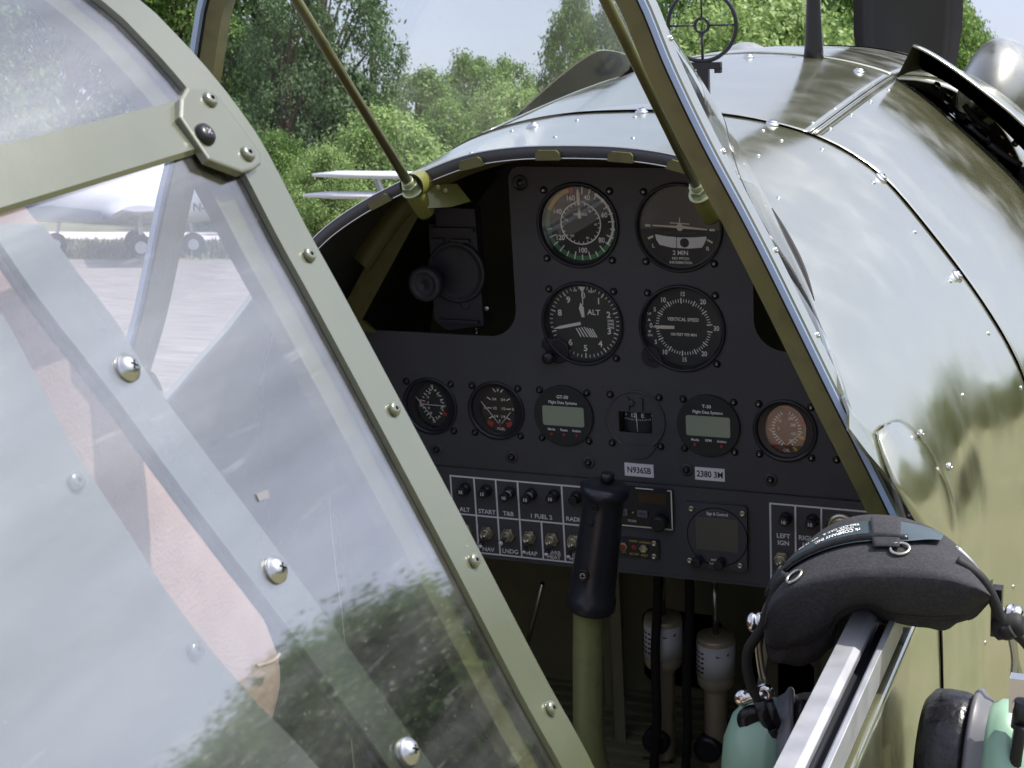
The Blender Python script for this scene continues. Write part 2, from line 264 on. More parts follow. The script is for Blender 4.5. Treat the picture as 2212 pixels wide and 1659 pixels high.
# ------------------------------------------------------------------ mesh builder
class MB:
    def __init__(s, m='olive_paint'):
        s.v = []; s.f = []; s.mi = []; s.sm = []; s.mats = []; s.set(m)
    def set(s, m):
        if m not in s.mats: s.mats.append(m)
        s.c = s.mats.index(m); return s
    def vert(s, p): s.v.append(Vector(p)); return len(s.v) - 1
    def face(s, idx, smooth=False): s.f.append(tuple(idx)); s.mi.append(s.c); s.sm.append(smooth)
    def poly(s, pts): s.face([s.vert(p) for p in pts])
    def grid(s, rows, smooth=True, close_u=False, close_v=False, flip=False):
        n = len(rows[0]); ids = [[s.vert(p) for p in r] for r in rows]
        for i in range(len(rows) - (0 if close_v else 1)):
            a, b = ids[i], ids[(i + 1) % len(rows)]
            for j in range(n - (0 if close_u else 1)):
                k = (j + 1) % n; q = (a[j], a[k], b[k], b[j])
                s.face(q[::-1] if flip else q, smooth)
        return ids
    def box(s, lo, hi, mtx=None):
        x0, y0, z0 = lo; x1, y1, z1 = hi
        P = [V(x, y, z) for x in (x0, x1) for y in (y0, y1) for z in (z0, z1)]
        if mtx: P = [mtx @ p for p in P]
        i = [s.vert(p) for p in P]
        for q in ((0, 1, 3, 2), (4, 6, 7, 5), (0, 4, 5, 1), (2, 3, 7, 6), (0, 2, 6, 4), (1, 5, 7, 3)): s.face([i[k] for k in q])
        return s
    def ring(s, c, ax, r, n, ref=None, rx=None):
        ax = ax.normalized()
        ref = ref or (V(0, 0, 1) if abs(ax.z) < 0.9 else V(1, 0, 0))
        u = ref.cross(ax).normalized(); w = ax.cross(u)
        return [c + u * math.cos(2 * math.pi * k / n) * (rx or r) + w * math.sin(2 * math.pi * k / n) * r for k in range(n)]
    def lathe(s, c, ax, prof, n=24, smooth=True, sx=1.0, cap=True):
        # prof: list of (radius, distance along ax); sharp corner where a point is doubled
        c = Vector(c); ax = Vector(ax).normalized()
        rows = [s.ring(c + ax * h, ax, max(r, 1e-4), n, rx=max(r, 1e-4) * sx) for r, h in prof]
        ids = s.grid(rows, smooth, close_u=True)
        if cap:
            s.face(ids[0][::-1]); s.face(ids[-1])
        return s
    def cyl(s, a, b, r, n=16, r2=None):
        a = Vector(a); b = Vector(b); ax = b - a
        return s.lathe(a, ax, [(r, 0), (r if r2 is None else r2, ax.length)], n)
    def tube(s, pts, r, n=10, sub=0, cap=True):
        pts = resample(pts, sub) if sub else [Vector(p) for p in pts]
        rr = r if callable(r) else (lambda t: r)
        rows = []; ref = None
        for i, p in enumerate(pts):
            d = (pts[min(i + 1, len(pts) - 1)] - pts[max(i - 1, 0)]).normalized()
            if ref is None: ref = V(0, 0, 1) if abs(d.z) < 0.9 else V(1, 0, 0)
            u = ref.cross(d).normalized(); w = d.cross(u); ref = w
            q = rr(i / max(1, len(pts) - 1)); rows.append([p + u * math.cos(2 * math.pi * k / n) * q + w * math.sin(2 * math.pi * k / n) * q for k in range(n)])
        ids = s.grid(rows, True, close_u=True)
        if cap: s.face(ids[0][::-1]); s.face(ids[-1])
        return s
    def prism(s, outer, holes, d0, d1, axes=None):
        # outline polygons in (u, v); extruded between two offsets along the third axis
        f = axes or (lambda u, v, d: V(u, d, v))
        loops = [outer] + list(holes)
        pts = [V(u, v, 0) for L in loops for u, v in L]
        tri = tessellate_polygon([[V(u, v, 0) for u, v in L] for L in loops])
        a = [s.vert(f(p.x, p.y, d0)) for p in pts]; b = [s.vert(f(p.x, p.y, d1)) for p in pts]
        for t in tri:
            s.face([a[k] for k in t]); s.face([b[k] for k in t][::-1])
        o = 0
        for L in loops:
            n = len(L)
            for k in range(n):
                s.face((a[o + k], a[o + (k + 1) % n], b[o + (k + 1) % n], b[o + k]))
            o += n
        return s
    def text(s, txt, size, f, c=(0, 0), sx=1.0, rot=0.0, bold=0.0):
        v, fs = text_geo(txt)
        ca, sa = math.cos(rot), math.sin(rot)
        w = [s.vert(f(c[0] + (x * sx * ca - y * sa) * size, c[1] + (x * sx * sa + y * ca) * size)) for x, y in v]
        for q in fs: s.face([w[k] for k in q])
        return s
    def build(s, name, parent=None, recalc=True, mm=True, loc=None):
        me = bpy.data.meshes.new(name); k = 0.001 if mm else 1
        me.from_pydata([tuple(p * k) for p in s.v], [], s.f)
        me.polygons.foreach_set('material_index', s.mi); me.polygons.foreach_set('use_smooth', s.sm)
        for m in s.mats: me.materials.append(MAT[m])
        if recalc:
            bm = bmesh.new(); bm.from_mesh(me); bmesh.ops.recalc_face_normals(bm, faces=bm.faces); bm.to_mesh(me); bm.free()
        me.update()
        o = bpy.data.objects.new(name, me); COL.objects.link(o)
        if parent: o.parent = parent
        if loc: o.location = loc
        return o
TXT = {}
def text_geo(t):
    if t in TXT: return TXT[t]
    cu = bpy.data.curves.new('lettering', 'FONT'); cu.body = t; cu.align_x = 'CENTER'; cu.align_y = 'CENTER'; cu.resolution_u = 3; cu.offset = 0.022
    ob = bpy.data.objects.new('lettering', cu); COL.objects.link(ob)
    bpy.context.view_layer.update()
    me = bpy.data.meshes.new_from_object(ob.evaluated_get(bpy.context.evaluated_depsgraph_get()))
    r = ([(v.co.x, v.co.y) for v in me.vertices], [tuple(p.vertices) for p in me.polygons])
    bpy.data.objects.remove(ob); bpy.data.curves.remove(cu); bpy.data.meshes.remove(me)
    TXT[t] = r; return r
def tag(o, label=None, cat=None, group=None, kind=None):
    if label: o['label'] = label
    if cat: o['category'] = cat
    if group: o['group'] = group
    if kind: o['kind'] = kind
    return o
def empty(name, parent=None, m=None):
    o = bpy.data.objects.new(name, None); COL.objects.link(o); o.empty_display_size = 0.1
    if parent: o.parent = parent
    if m is not None: o.matrix_world = m
    return o
def sub(o, lv=2):
    m = o.modifiers.new('sub', 'SUBSURF'); m.levels = lv; m.render_levels = lv
    for p in o.data.polygons: p.use_smooth = True
def copy(src, parent, loc, rot=None, name=None):
    c = src.copy(); COL.objects.link(c); c.parent = parent; c.location = loc
    if rot is not None: c.rotation_mode = 'QUATERNION'; c.rotation_quaternion = rot
    return c
SM = 0.001
AC = empty('fighter_aircraft', m=ROOT)
tag(AC, 'olive green fighter aircraft with framed canopy slid back and black instrument panel', 'aircraft')

# ------------------------------------------------------------------ fuselage: radius around the axis (0, -60) by angle, at stations along y
CZ = -60
SEC = {
 -130: [(0,274),(42,273),(83,268),(108,261),(132,252),(157,242),(202,220),(246,190),(283,145),(308,95),(324,40),(331,-60),(330,-250),(300,-600),(0,-760)],
 45: [(0,277),(60,275),(110,268),(157,255),(188,240),(218,218),(258,171),(297,119),(326,72),(342,30),(355,-60),(355,-250),(320,-600),(0,-780)],
 430: [(0,285),(60,281),(115,271),(160,256),(188,237),(212,217),(262,172),(295,138),(330,85),(352,30),(365,-60),(362,-250),(320,-550),(0,-740)],
 650: [(0,268),(60,264),(115,252),(170,228),(215,196),(262,150),(297,110),(330,60),(350,10),(360,-60),(350,-250),(300,-500),(0,-660)],
 1000: [(0,222),(60,218),(115,204),(170,180),(215,148),(255,108),(285,68),(305,25),(318,-20),(322,-60),(310,-220),(250,-400),(0,-500)],
 1330: [(0,150),(50,146),(95,133),(140,110),(175,80),(205,40),(222,0),(230,-40),(232,-60),(220,-180),(170,-280),(0,-340)],
}
NA = 181
def polar(pts):
    q = resample([V(x, z, 0) for x, z in pts], 300)
    aa = [math.atan2(p.x, p.y - CZ) for p in q]; rr = [math.hypot(p.x, p.y - CZ) for p in q]
    out = []; j = 0
    for k in range(NA):
        a = math.pi * k / (NA - 1)
        while j < len(aa) - 2 and aa[j + 1] < a: j += 1
        t = (a - aa[j]) / max(1e-9, aa[j + 1] - aa[j]); out.append(lerp(rr[j], rr[j + 1], max(0, min(1, t))))
    for _ in range(6): out = [out[0]] + [(out[i - 1] + out[i] * 2 + out[i + 1]) / 4 for i in range(1, NA - 1)] + [out[-1]]
    out[0] = out[1]
    return out
ST = sorted(SEC); PR = [polar(SEC[y]) for y in ST]
def rad(th, y):
    th = abs(th); th = 2 * math.pi - th if th > math.pi else th
    a = th / math.pi * (NA - 1); i = min(NA - 2, int(a)); t = a - i
    g = lambda k: lerp(PR[k][i], PR[k][i + 1], t)
    if y <= ST[0]: return g(0)
    if y >= ST[-1]: return g(len(ST) - 1)
    for k in range(len(ST) - 1):
        if ST[k] <= y <= ST[k + 1]:
            t2 = (y - ST[k]) / (ST[k + 1] - ST[k])
            # smooth tangents across the stations
            p0 = g(max(0, k - 1)); p1 = g(k); p2 = g(k + 1); p3 = g(min(len(ST) - 1, k + 2)); h = ST[k + 1] - ST[k]
            m1 = (p2 - p0) / (ST[k + 1] - ST[max(0, k - 1)]) * h; m2 = (p3 - p1) / (ST[min(len(ST) - 1, k + 2)] - ST[k]) * h
            a3 = t2 ** 3; a2 = t2 ** 2
            return (2 * a3 - 3 * a2 + 1) * p1 + (a3 - 2 * a2 + t2) * m1 + (-2 * a3 + 3 * a2) * p2 + (a3 - a2) * m2
def SK(th, y, off=0.0):
    r = rad(th, y) + off; return V(r * math.sin(th), y, CZ + r * math.cos(th))
def skn(th, y):
    a = SK(th + 0.01, y) - SK(th - 0.01, y); b = SK(th, y + 4) - SK(th, y - 4); n = a.cross(b)
    n = n.normalized(); return n if n.dot(V(math.sin(th), 0, math.cos(th))) > 0 else -n
def hit(px, py, s0=900, s1=3400, off=0.0):
    d = ray(px, py).normalized(); prev = None; s = s0
    def g(s):
        p = TC + d * s; th = math.atan2(p.x, p.z - CZ); return math.hypot(p.x, p.z - CZ) - rad(th, p.y) - off
    while s < s1:
        v = g(s)
        if prev is not None and prev > 0 >= v and (TC + d * s).y > -134:
            a, b = s - 6, s
            for _ in range(24):
                m = (a + b) / 2
                if g(m) > 0: a = m
                else: b = m
            p = TC + d * a; return p, math.atan2(p.x, p.z - CZ)
        prev = v; s += 6
    return None
def skin(mb, y0, y1, t0, t1, ny, nt, off=0.0, thick=2.0, offf=None):
    ys = [lerp(y0, y1, i / ny) for i in range(ny + 1)]; ts = [lerp(t0, t1, i / nt) for i in range(nt + 1)]
    o = offf or (lambda t, y: off)
    A = mb.grid([[SK(t, y, o(t, y)) for t in ts] for y in ys]); B = mb.grid([[SK(t, y, o(t, y) - thick) for t in ts] for y in ys], flip=True)
    for i in range(ny):
        mb.face((A[i][0], A[i + 1][0], B[i + 1][0], B[i][0])); mb.face((A[i][-1], B[i][-1], B[i + 1][-1], A[i + 1][-1]))
    for j in range(nt):
        mb.face((A[0][j], B[0][j], B[0][j + 1], A[0][j + 1])); mb.face((A[-1][j], A[-1][j + 1], B[-1][j + 1], B[-1][j]))
HT = math.atan2(152, 252 - CZ)      # hinge line angle
FT = math.pi * 0.98
EDGE = [(152, -130.5), (162, -148), (199, -225), (224, -277), (257, -355), (281, -397), (297, -411), (305, -404), (312, -385), (320, -350), (325, -318), (328, -300)]
ZE = {}
def edge_y(th):       # aft limit of the skin on the right, by angle
    x, z = SK(th, -130).x, SK(th, -130).z
    if z < 146:
        pts = [(146, -411), (130, -406), (105, -388), (60, -345), (28, -300)]
        for (z0, a), (z1, b) in zip(pts[:-1], pts[1:]):
            if z1 <= z <= z0: return lerp(a, b, (z0 - z) / (z0 - z1))
        return -300
    for (x0, a), (x1, b) in zip(EDGE[:-1], EDGE[1:]):
        if x0 <= x <= x1: return lerp(a, b, (x - x0) / (x1 - x0))
    return -130.5
tA = math.atan2(153, 245 - CZ); tB = math.atan2(326, 26 - CZ)
m = MB('olive_gloss'); cols = [lerp(-R(172), R(172), k / 300) for k in range(301)]
yj = AX(2032, 1430, 329).y
yaft = lambda t: edge_y(t) if tA < t < tB else (-130 if t <= tA else lerp(-300, yj + 1, min(1, (t - tB) * 12)))
m_rows = [[SK(t, lerp(43.5, yaft(t), (w / 26))) for t in cols] for w in range(27)]
m.grid(m_rows); m.grid([[SK(t, lerp(43.5, yaft(t), (w / 26)), -2.2) for t in cols] for w in range(27)])
m.grid([[SK(t, yaft(t)) for t in cols], [SK(t, yaft(t), -2.2) for t in cols]], False); m.grid([[SK(t, 43.5) for t in cols], [SK(t, 43.5, -2.2) for t in cols]], False)
deck = m.build('cockpit_deck', AC)
m = MB('olive_gloss'); skin(m, 46.5, 429, -HT + 0.008, HT - 0.008, 30, 50)
m.build('deck_panel', AC)
for sgn in (-1, 1):
    a, b = (HT + 0.004, R(104)); a, b = (a, b) if sgn > 0 else (-b, -a)
    m = MB('olive_gloss'); skin(m, 46.5, 428, a, b, 30, 70); fp = m.build('fuselage_side_panel', AC)
m = MB('olive_gloss')
skin(m, 46.5, 1330, R(104.3), R(256), 40, 60); m.build('belly_panel', AC)
m = MB('wall_grey'); skin(m, -125, 425, -R(100), R(100), 16, 90, off=-6, thick=1); m.build('inner_skin', AC)
# engine cowl: crown panel, then side panels whose aft edges stand off as cooling outlets
m = MB('olive_gloss'); skin(m, 431, 1330, -HT, HT, 50, 40, off=0.5); m.build('engine_cowl', AC)
def flare(t, y):
    e = abs(t) - HT; k = max(0, 1 - (y - 424) / 235.0); k = k * k * (3 - 2 * k) if k < 1 else 1
    return 1.5 + 44 * k * min(1, 0.84 + e * 0.5)
for sgn in (-1, 1):
    a, b = HT + 0.012, R(103.6)
    if sgn < 0: a, b = -b, -a
    m = MB('olive_gloss'); skin(m, 424, 795, a, b, 60, 90, offf=flare, thick=1.6)
    # inside of the flare coloured black so the outlet reads as a dark gap
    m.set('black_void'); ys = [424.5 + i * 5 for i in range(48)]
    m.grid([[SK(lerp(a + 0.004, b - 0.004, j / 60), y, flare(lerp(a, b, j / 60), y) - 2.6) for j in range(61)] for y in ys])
    # end wall of the flare beside the crown panel
    te = a if sgn > 0 else b
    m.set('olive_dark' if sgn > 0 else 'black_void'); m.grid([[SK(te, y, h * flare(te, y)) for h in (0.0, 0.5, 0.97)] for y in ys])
    co = m.build('cowl_side_panel', AC)
    m = MB('olive_gloss'); skin(m, 798, 1330, a, b, 40, 80, off=1.0); m.build('cowl_nose_panel', AC)
# engine bay seen through the outlet
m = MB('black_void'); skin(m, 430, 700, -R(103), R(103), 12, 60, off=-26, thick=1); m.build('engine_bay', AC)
rnd = random.Random(3)
for k in range(26):
    t = R(rnd.uniform(38, 80)); y = rnd.uniform(440, 520); p = SK(t, y, rnd.uniform(-14, 8)); q = SK(t + rnd.uniform(-.12, .12), y + rnd.uniform(-30, 40), rnd.uniform(-16, 6))
    eng = MB(rnd.choice(['black_plastic', 'black_rubber', 'device_grey', 'black_rubber'])); eng.tube([p, p.lerp(q, .5) + V(0, 0, rnd.uniform(-4, 6)), q], rnd.uniform(2, 5), 8, 6); eng.build('engine_hose', AC)
for px, py in [(2020, 183), (2046, 203), (2040, 218), (2162, 293), (2190, 307), (2180, 332)]:
    h = hit(px, py + 6, off=-4)
    if h:
        eng = MB('copper' if px > 2100 else 'steel'); eng.lathe(h[0] + V(0, 6, 0), skn(h[1], h[0].y) + V(0, -0.6, 0), [(4.5, 0), (4.5, 4), (2.5, 5)], 8); eng.build('engine_bolt', AC)
# teardrop blisters on the cowl
for sgn in (-1, 1):
    rows = []
    for i in range(25):
        u = i / 24; y = lerp(960, 1290, u); w = math.sin(math.pi * u ** 0.85) ** 0.75
        rows.append([SK(0, 1, 0) * 0 + V(sgn * (185 + 62 * w * math.sin(a)), y, lerp(136, 96, u) + 0 * a + (112 - 8 * u) * w * math.cos(a)) for a in [lerp(-1.9, 1.9, j / 24) for j in range(25)]])
    m = MB('olive_satin'); m.grid(rows); m.build('cowl_blister', AC)
# hinge strips, seam edging
for sgn in (-1, 1):
    m = MB('olive_gloss')
    for dt, r in ((-0.007, 0.9), (0.007, 0.9)):
        m.tube([SK(sgn * (HT + dt), lerp(47, 428, i / 12), 1.2) for i in range(13)], r, 8)
    m.tube([SK(sgn * HT, lerp(47, 428, i / 12), 0.2) for i in range(13)], 1.2, 8)
    m.build('piano_hinge', AC)
m = MB('black_void'); m.tube([SK(lerp(-R(100), R(100), i / 80), 45, 0.1) for i in range(81)], 1.7, 6); m.build('seam_gasket', AC)
m = MB('black_void'); m.tube([SK(lerp(-R(100), R(100), i / 80), 796.5, 0.2) for i in range(81)], 2, 6); m.build('seam_gasket', AC)
# fastener prototypes: local +z is the outward normal
def fastener(name, kind):
    m = MB('chrome')
    if kind == 'rivet': m.set('screw_steel'); m.lathe((0, 0, 0), (0, 0, 1), [(3.1, -1), (3.1, 0.4), (2.7, 1.2), (1.6, 1.8), (0.7, 1.9), (0.65, 1.0)], 14)
    if kind == 'cam':
        m.lathe((0, 0, 0), (0, 0, 1), [(6.2, -1), (6.2, 0.8), (5.2, 1.6), (4.4, 1.9), (4.2, 3.0), (3.0, 3.8), (1, 4)], 18)
        m.set('black_void'); m.box((-3, -0.5, 3.4), (3, 0.5, 4.05))
    if kind == 'pan':
        m.set('screw_steel')
        m.lathe((0, 0, 0), (0, 0, 1), [(5.4, -0.5), (5.4, 0.6), (5.0, 0.9), (4.6, 1.3), (4.0, 2.2), (2.8, 3.0), (1.2, 3.4), (0.1, 3.5)], 28)
        m.set('black_void'); m.box((-1.7, -0.32, 3.0), (1.7, 0.32, 3.52)); m.box((-0.32, -1.7, 3.0), (0.32, 1.7, 3.53))
    if kind == 'hex':
        m.set('olive_strap'); m.lathe((0, 0, 0), (0, 0, 1), [(2.6, -0.3), (2.6, 0.4), (2.4, 1.0), (1.9, 1.5), (1.1, 1.6)], 20)
        m.set('black_void'); m.lathe((0, 0, 1.1), (0, 0, 1), [(0.75, 0), (0.75, 0.56)], 6, smooth=False)
    if kind == 'blk':
        m.set('screw_black'); m.lathe((0, 0, 0), (0, 0, 1), [(3.5, -0.4), (3.5, 0.6), (3.0, 1.6), (1.8, 2.2), (0.1, 2.3)], 16)
        m.set('steel'); m.box((-1.2, -0.22, 2.05), (1.2, 0.22, 2.32)); m.box((-0.22, -1.2, 2.05), (0.22, 1.2, 2.33))
    if kind == 'soc':
        m.set('nut_metal'); m.lathe((0, 0, 0), (0, 0, 1), [(2.9, 0), (2.9, 1.2), (2.4, 1.7), (1.4, 1.8), (1.3, 0.6)], 18)
    o = m.build(name, AC); o.location = (0, 0, -50); return o
def qn(n, spin=0): return Vector(n).to_track_quat('Z', 'Y') @ Euler((0, 0, spin)).to_quaternion()
P_RIV, P_CAM, P_PAN, P_HEX, P_BLK, P_SOC = [fastener(n, k) for n, k in (('rivet', 'rivet'), ('cam_fastener', 'cam'), ('pan_head_screw', 'pan'), ('socket_screw', 'hex'), ('mounting_screw', 'blk'), ('cap_screw', 'soc'))]
def place(proto, parent, p, n, spin=None):
    return copy(proto, parent, Vector(p) * SM, qn(n, rnd.uniform(0, 3) if spin is None else spin))
for px, py in [(1617,124),(1856,155),(1668,269),(1903,385),(2058,249),(2067,597),(1151,274),(1386,243)]:
    h = hit(px, py)
    if h: place(P_CAM, AC, h[0], skn(h[1], h[0].y))
for px, py in [(1714,123),(1886,184),(1920,195),(1848,210),(1881,220),(1803,236),(1839,248),(1756,266),(1794,278),(1648,282),(1776,323),(1688,304),(1638,336),(1682,428),(1887,394),(1976,501),(2053,607),(1920,605),(1823,681),(2001,731),(1885,827),(2080,854),(2135,720),(2206,838),(1199,296),(1367,298),(1017,331),(1246,260),(1371,253),(1105,283),(2063,1134),(2189,1268),(2128,1389),(2044,1419),(2095,1454),(2023,1608)]:
    h = hit(px, py)
    if h: o = place(P_RIV, AC, h[0], skn(h[1], h[0].y)); o.scale = (.66, .66, .55)

# coaming lip, rubber and clips around the aft edge of the deck
m = MB('grey_plastic'); N = 120; tt = [lerp(-R(70), math.atan2(150, 246 - CZ), i / N) for i in range(N + 1)]
m.grid([[SK(t, y, o) for t in tt] for y, o in ((-130.5, 1.2), (-133.5, 0.6), (-134, -8.5), (-131, -9.2), (-130, -3))], close_v=True)
m.build('coaming_edge', AC)
m = MB('chrome'); m.tube([SK(t, -134.2, -9) for t in tt], 0.7, 6); m.tube([SK(t, -133, 1.0) for t in tt], 0.7, 6); m.build('coaming_trim', AC)
for px, py in [(1184, 325), (1344, 322), (1019, 352), (813, 420), (1475, 343)]:
    p = AY(px, py, -134); th = math.atan2(p.x, p.z - CZ); m = MB('olive_paint'); w = 0.033
    pts = []
    for u, o in ((-1, -10), (-.94, -4.2), (-.7, -2), (.7, -2), (.94, -4.2), (1, -10)):
        pts.append((u * w + th, o))
    A = [m.vert(SK(t, -137.5, o)) for t, o in pts]; B = [m.vert(SK(t, -130, o)) for t, o in pts]
    m.face(A); m.face(B[::-1])
    for k in range(6): m.face((A[k], B[k], B[(k + 1) % 6], A[(k + 1) % 6]))
    m.build('coaming_clip', AC)
m = MB('olive_paint'); p = AX(723, 578, -300)
m.lathe(p, (1, 0, 0.2), [(15, 0), (15, 3), (13, 4)], 20); m.build('rub_pad', AC)

# rear fuselage sides (below the cockpit opening), from the coaming back past the camera
SILL = [(-1900, 30), (-420, 30), (-375, 58), (-262, 96), (-200, 125), (-140, 165), (-129, 200)]
def sill(y):
    for (y0, z0), (y1, z1) in zip(SILL[:-1], SILL[1:]):
        if y0 <= y <= y1: return lerp(z0, z1, (y - y0) / (y1 - y0))
    return 30
def xside(y, z):      # half width at height z for y < -130
    prof = [(200, 262), (160, 290), (105, 312), (40, 325), (-60, 330), (-250, 330), (-420, 318), (-600, 290)]
    for (z0, x0), (z1, x1) in zip(prof[:-1], prof[1:]):
        if z1 <= z <= z0: return lerp(x0, x1, (z0 - z) / (z0 - z1)) + 0
    return 262 if z > 200 else 290
YS = [-1900, -1500, -1200, -1000, -800, -650, -520, -470, -421, -419, -398, -376, -374, -350, -325, -299, -297, -270, -245, -222, -200, -180, -160, -145, -131]
YS0 = YS
for sgn in (-1, 1):
    m = MB('olive_gloss'); rows = []; inn = []
    YS = YS0 if sgn < 0 else [y for y in YS0 if y < yj - 8] + [yj - 1]
    for y in YS:
        zs = min(27, sill(y)) if sgn > 0 else sill(y); zz = [zs - 0.01 - (zs + 600) * (k / 22) ** 1.3 for k in range(23)]
        rows.append([V(sgn * xside(y, z), y, z) for z in zz]); inn.append([V(sgn * (xside(y, z) - 6), y, z) for z in zz])
    A = m.grid(rows); m.set('wall_grey'); B = m.grid(inn)
    m.set('olive_gloss')
    for i in range(len(YS) - 1): m.face((A[i][0], A[i + 1][0], B[i + 1][0], B[i][0]))
    m.build('fuselage_side', AC)
for pts in ([(1985, 1092), (1998, 1120), (2012, 1150)], [(2010, 1360), (2025, 1400), (2040, 1450), (2052, 1500)]):
    pass
m = MB('black_void'); m.tube([V(xside(yj, z) - 0.2, yj, z) for z in range(-500, 26, 20)], 1.3, 6); m.build('skin_joint', AC)

# ------------------------------------------------------------------ cockpit interior
m = MB('cockpit_green')
def secline(y, off, zmin=-440):
    pts = [SK(R(a), y, off) for a in range(-150, 151, 3)]; pts = [(p.x, p.z) for p in pts if p.z > zmin]; return pts + [(pts[-1][0], zmin), (pts[0][0], zmin)]
m.prism(secline(300, -10),
        [[(-95, -330), (-20, -330), (-10, -340), (-10, -415), (-20, -425), (-95, -425), (-105, -415), (-105, -340)],
         [(25, -370), (85, -370), (95, -380), (95, -425), (85, -435), (25, -435), (15, -425), (15, -380)]], 300, 303)
m.build('bulkhead', AC)
m = MB('black_void'); m.prism(secline(332, -12), [], 330, 334); m.build('engine_firewall', AC)
m = MB('cockpit_green'); m.box((-312, -1900, -446), (312, 300, -440))
for k in range(34): m.box((-308, 292 - k * 22, -440.5), (308, 304 - k * 22 - 4, -436))
m.build('cockpit_floor', AC)
for x, y, r in ((-130, 250, 8), (-95, 180, 7), (120, 250, 9), (62, 240, 7)):
    m = MB('cockpit_green'); m.box((x - r, y, -440), (x + r, y + 3, -120)); m.box((x - r, y, -440), (x - r + 2, y + 16, -120)); m.build('frame_channel', AC)
m = MB('steel'); m.cyl(AY(1172, 1260, 120), AY(1130, 1430, 160), 2.5, 8); m.build('push_rod', AC)
# brace and gusset at the left of the panel
def bar(name, a, b, w, t, up, mt, parent=AC):
    m = MB(mt); d = (b - a); L = d.length; d.normalize(); n = Vector(up); s = d.cross(n).normalized(); n = s.cross(d)
    P = [a + s * i * w / 2 + n * j * t / 2 for i, j in ((-1, -1), (1, -1), (1, 1), (-1, 1))]; Q = [p + d * L for p in P]
    i0 = [m.vert(p) for p in P]; i1 = [m.vert(p) for p in Q]
    m.face(i0[::-1]); m.face(i1)
    for k in range(4): m.face((i0[k], i0[(k + 1) % 4], i1[(k + 1) % 4], i1[k]))
    return m.build(name, parent)
bar('diagonal_brace', V(-196, -14, 214), V(-285, -14, 80), 22, 3, (0, -1, 0), 'olive_paint')
m = MB('olive_paint'); m.prism([(-318, 130), (-290, 104), (-252, 76), (-318, 70)], [], -16, -12); m.build('corner_gusset', AC)
m = MB('olive_paint')
th = [lerp(-R(52), R(52), i / 60) for i in range(61)]
m.grid([[SK(t, y, o) for t in th] for y, o in ((-20, -4), (-20, -26), (-17, -26), (-17, -4))], close_v=True); m.build('deck_frame', AC)

# control stick
m = MB('stick_green')
m.tube([V(4, -150, -104), V(-1, -150, -190), V(-3, -148, -262), V(4, -135, -320), V(14, -120, -440)], 13.5, 28, 30); st = m.build('control_stick', AC)
ga, gb = V(5, -152, -122), V(24, -148, 0)
m = MB('black_plastic'); ax = (gb - ga)
m.lathe(ga, ax, [(15, 0), (20, 0.6), (21.4, 3), (21.2, 13), (19.6, 15), (19.0, 40), (18.2, 70), (17.4, 92), (17.2, 101), (18.2, 105), (20.6, 107.5), (21.2, 110.5), (20.4, 114), (16, 116.5), (8, 117.4), (0.1, 117.6)], 40)
m.lathe(gb + V(0, 0, -4), ax, [(6, 0), (6, 6), (4.5, 7)], 16)
g = m.build('grip', st)
m = MB('screw_black'); c = AY(1259, 1244, -171); n = V(0.0, -1, 0.1)
m.lathe(c, n, [(5.5, -3), (5.5, 0.6), (4.2, 0.6), (4.2, 0.2)], 18); m.set('steel'); m.lathe(c, n, [(2.6, -1), (2.6, 1.0)], 12); m.set('black_void'); m.box(tuple(c + V(-2, -1.6, -.4)), tuple(c + V(2, -0.9, .4))); m.box(tuple(c + V(-.4, -1.6, -2)), tuple(c + V(.4, -0.9, 2))); m.build('grip_screw', st)
m = MB('black_rubber'); m.lathe(AY(1285, 1098, -166), (0, -1, 0), [(3.6, 0), (3.6, 2), (2.4, 2), (2.3, 0.5)], 16); m.lathe(AY(1277, 1130, -167), (0, -1, 0), [(2.4, 0), (2.4, 1.6), (1.4, 2)], 12); m.build('grip_button', st)

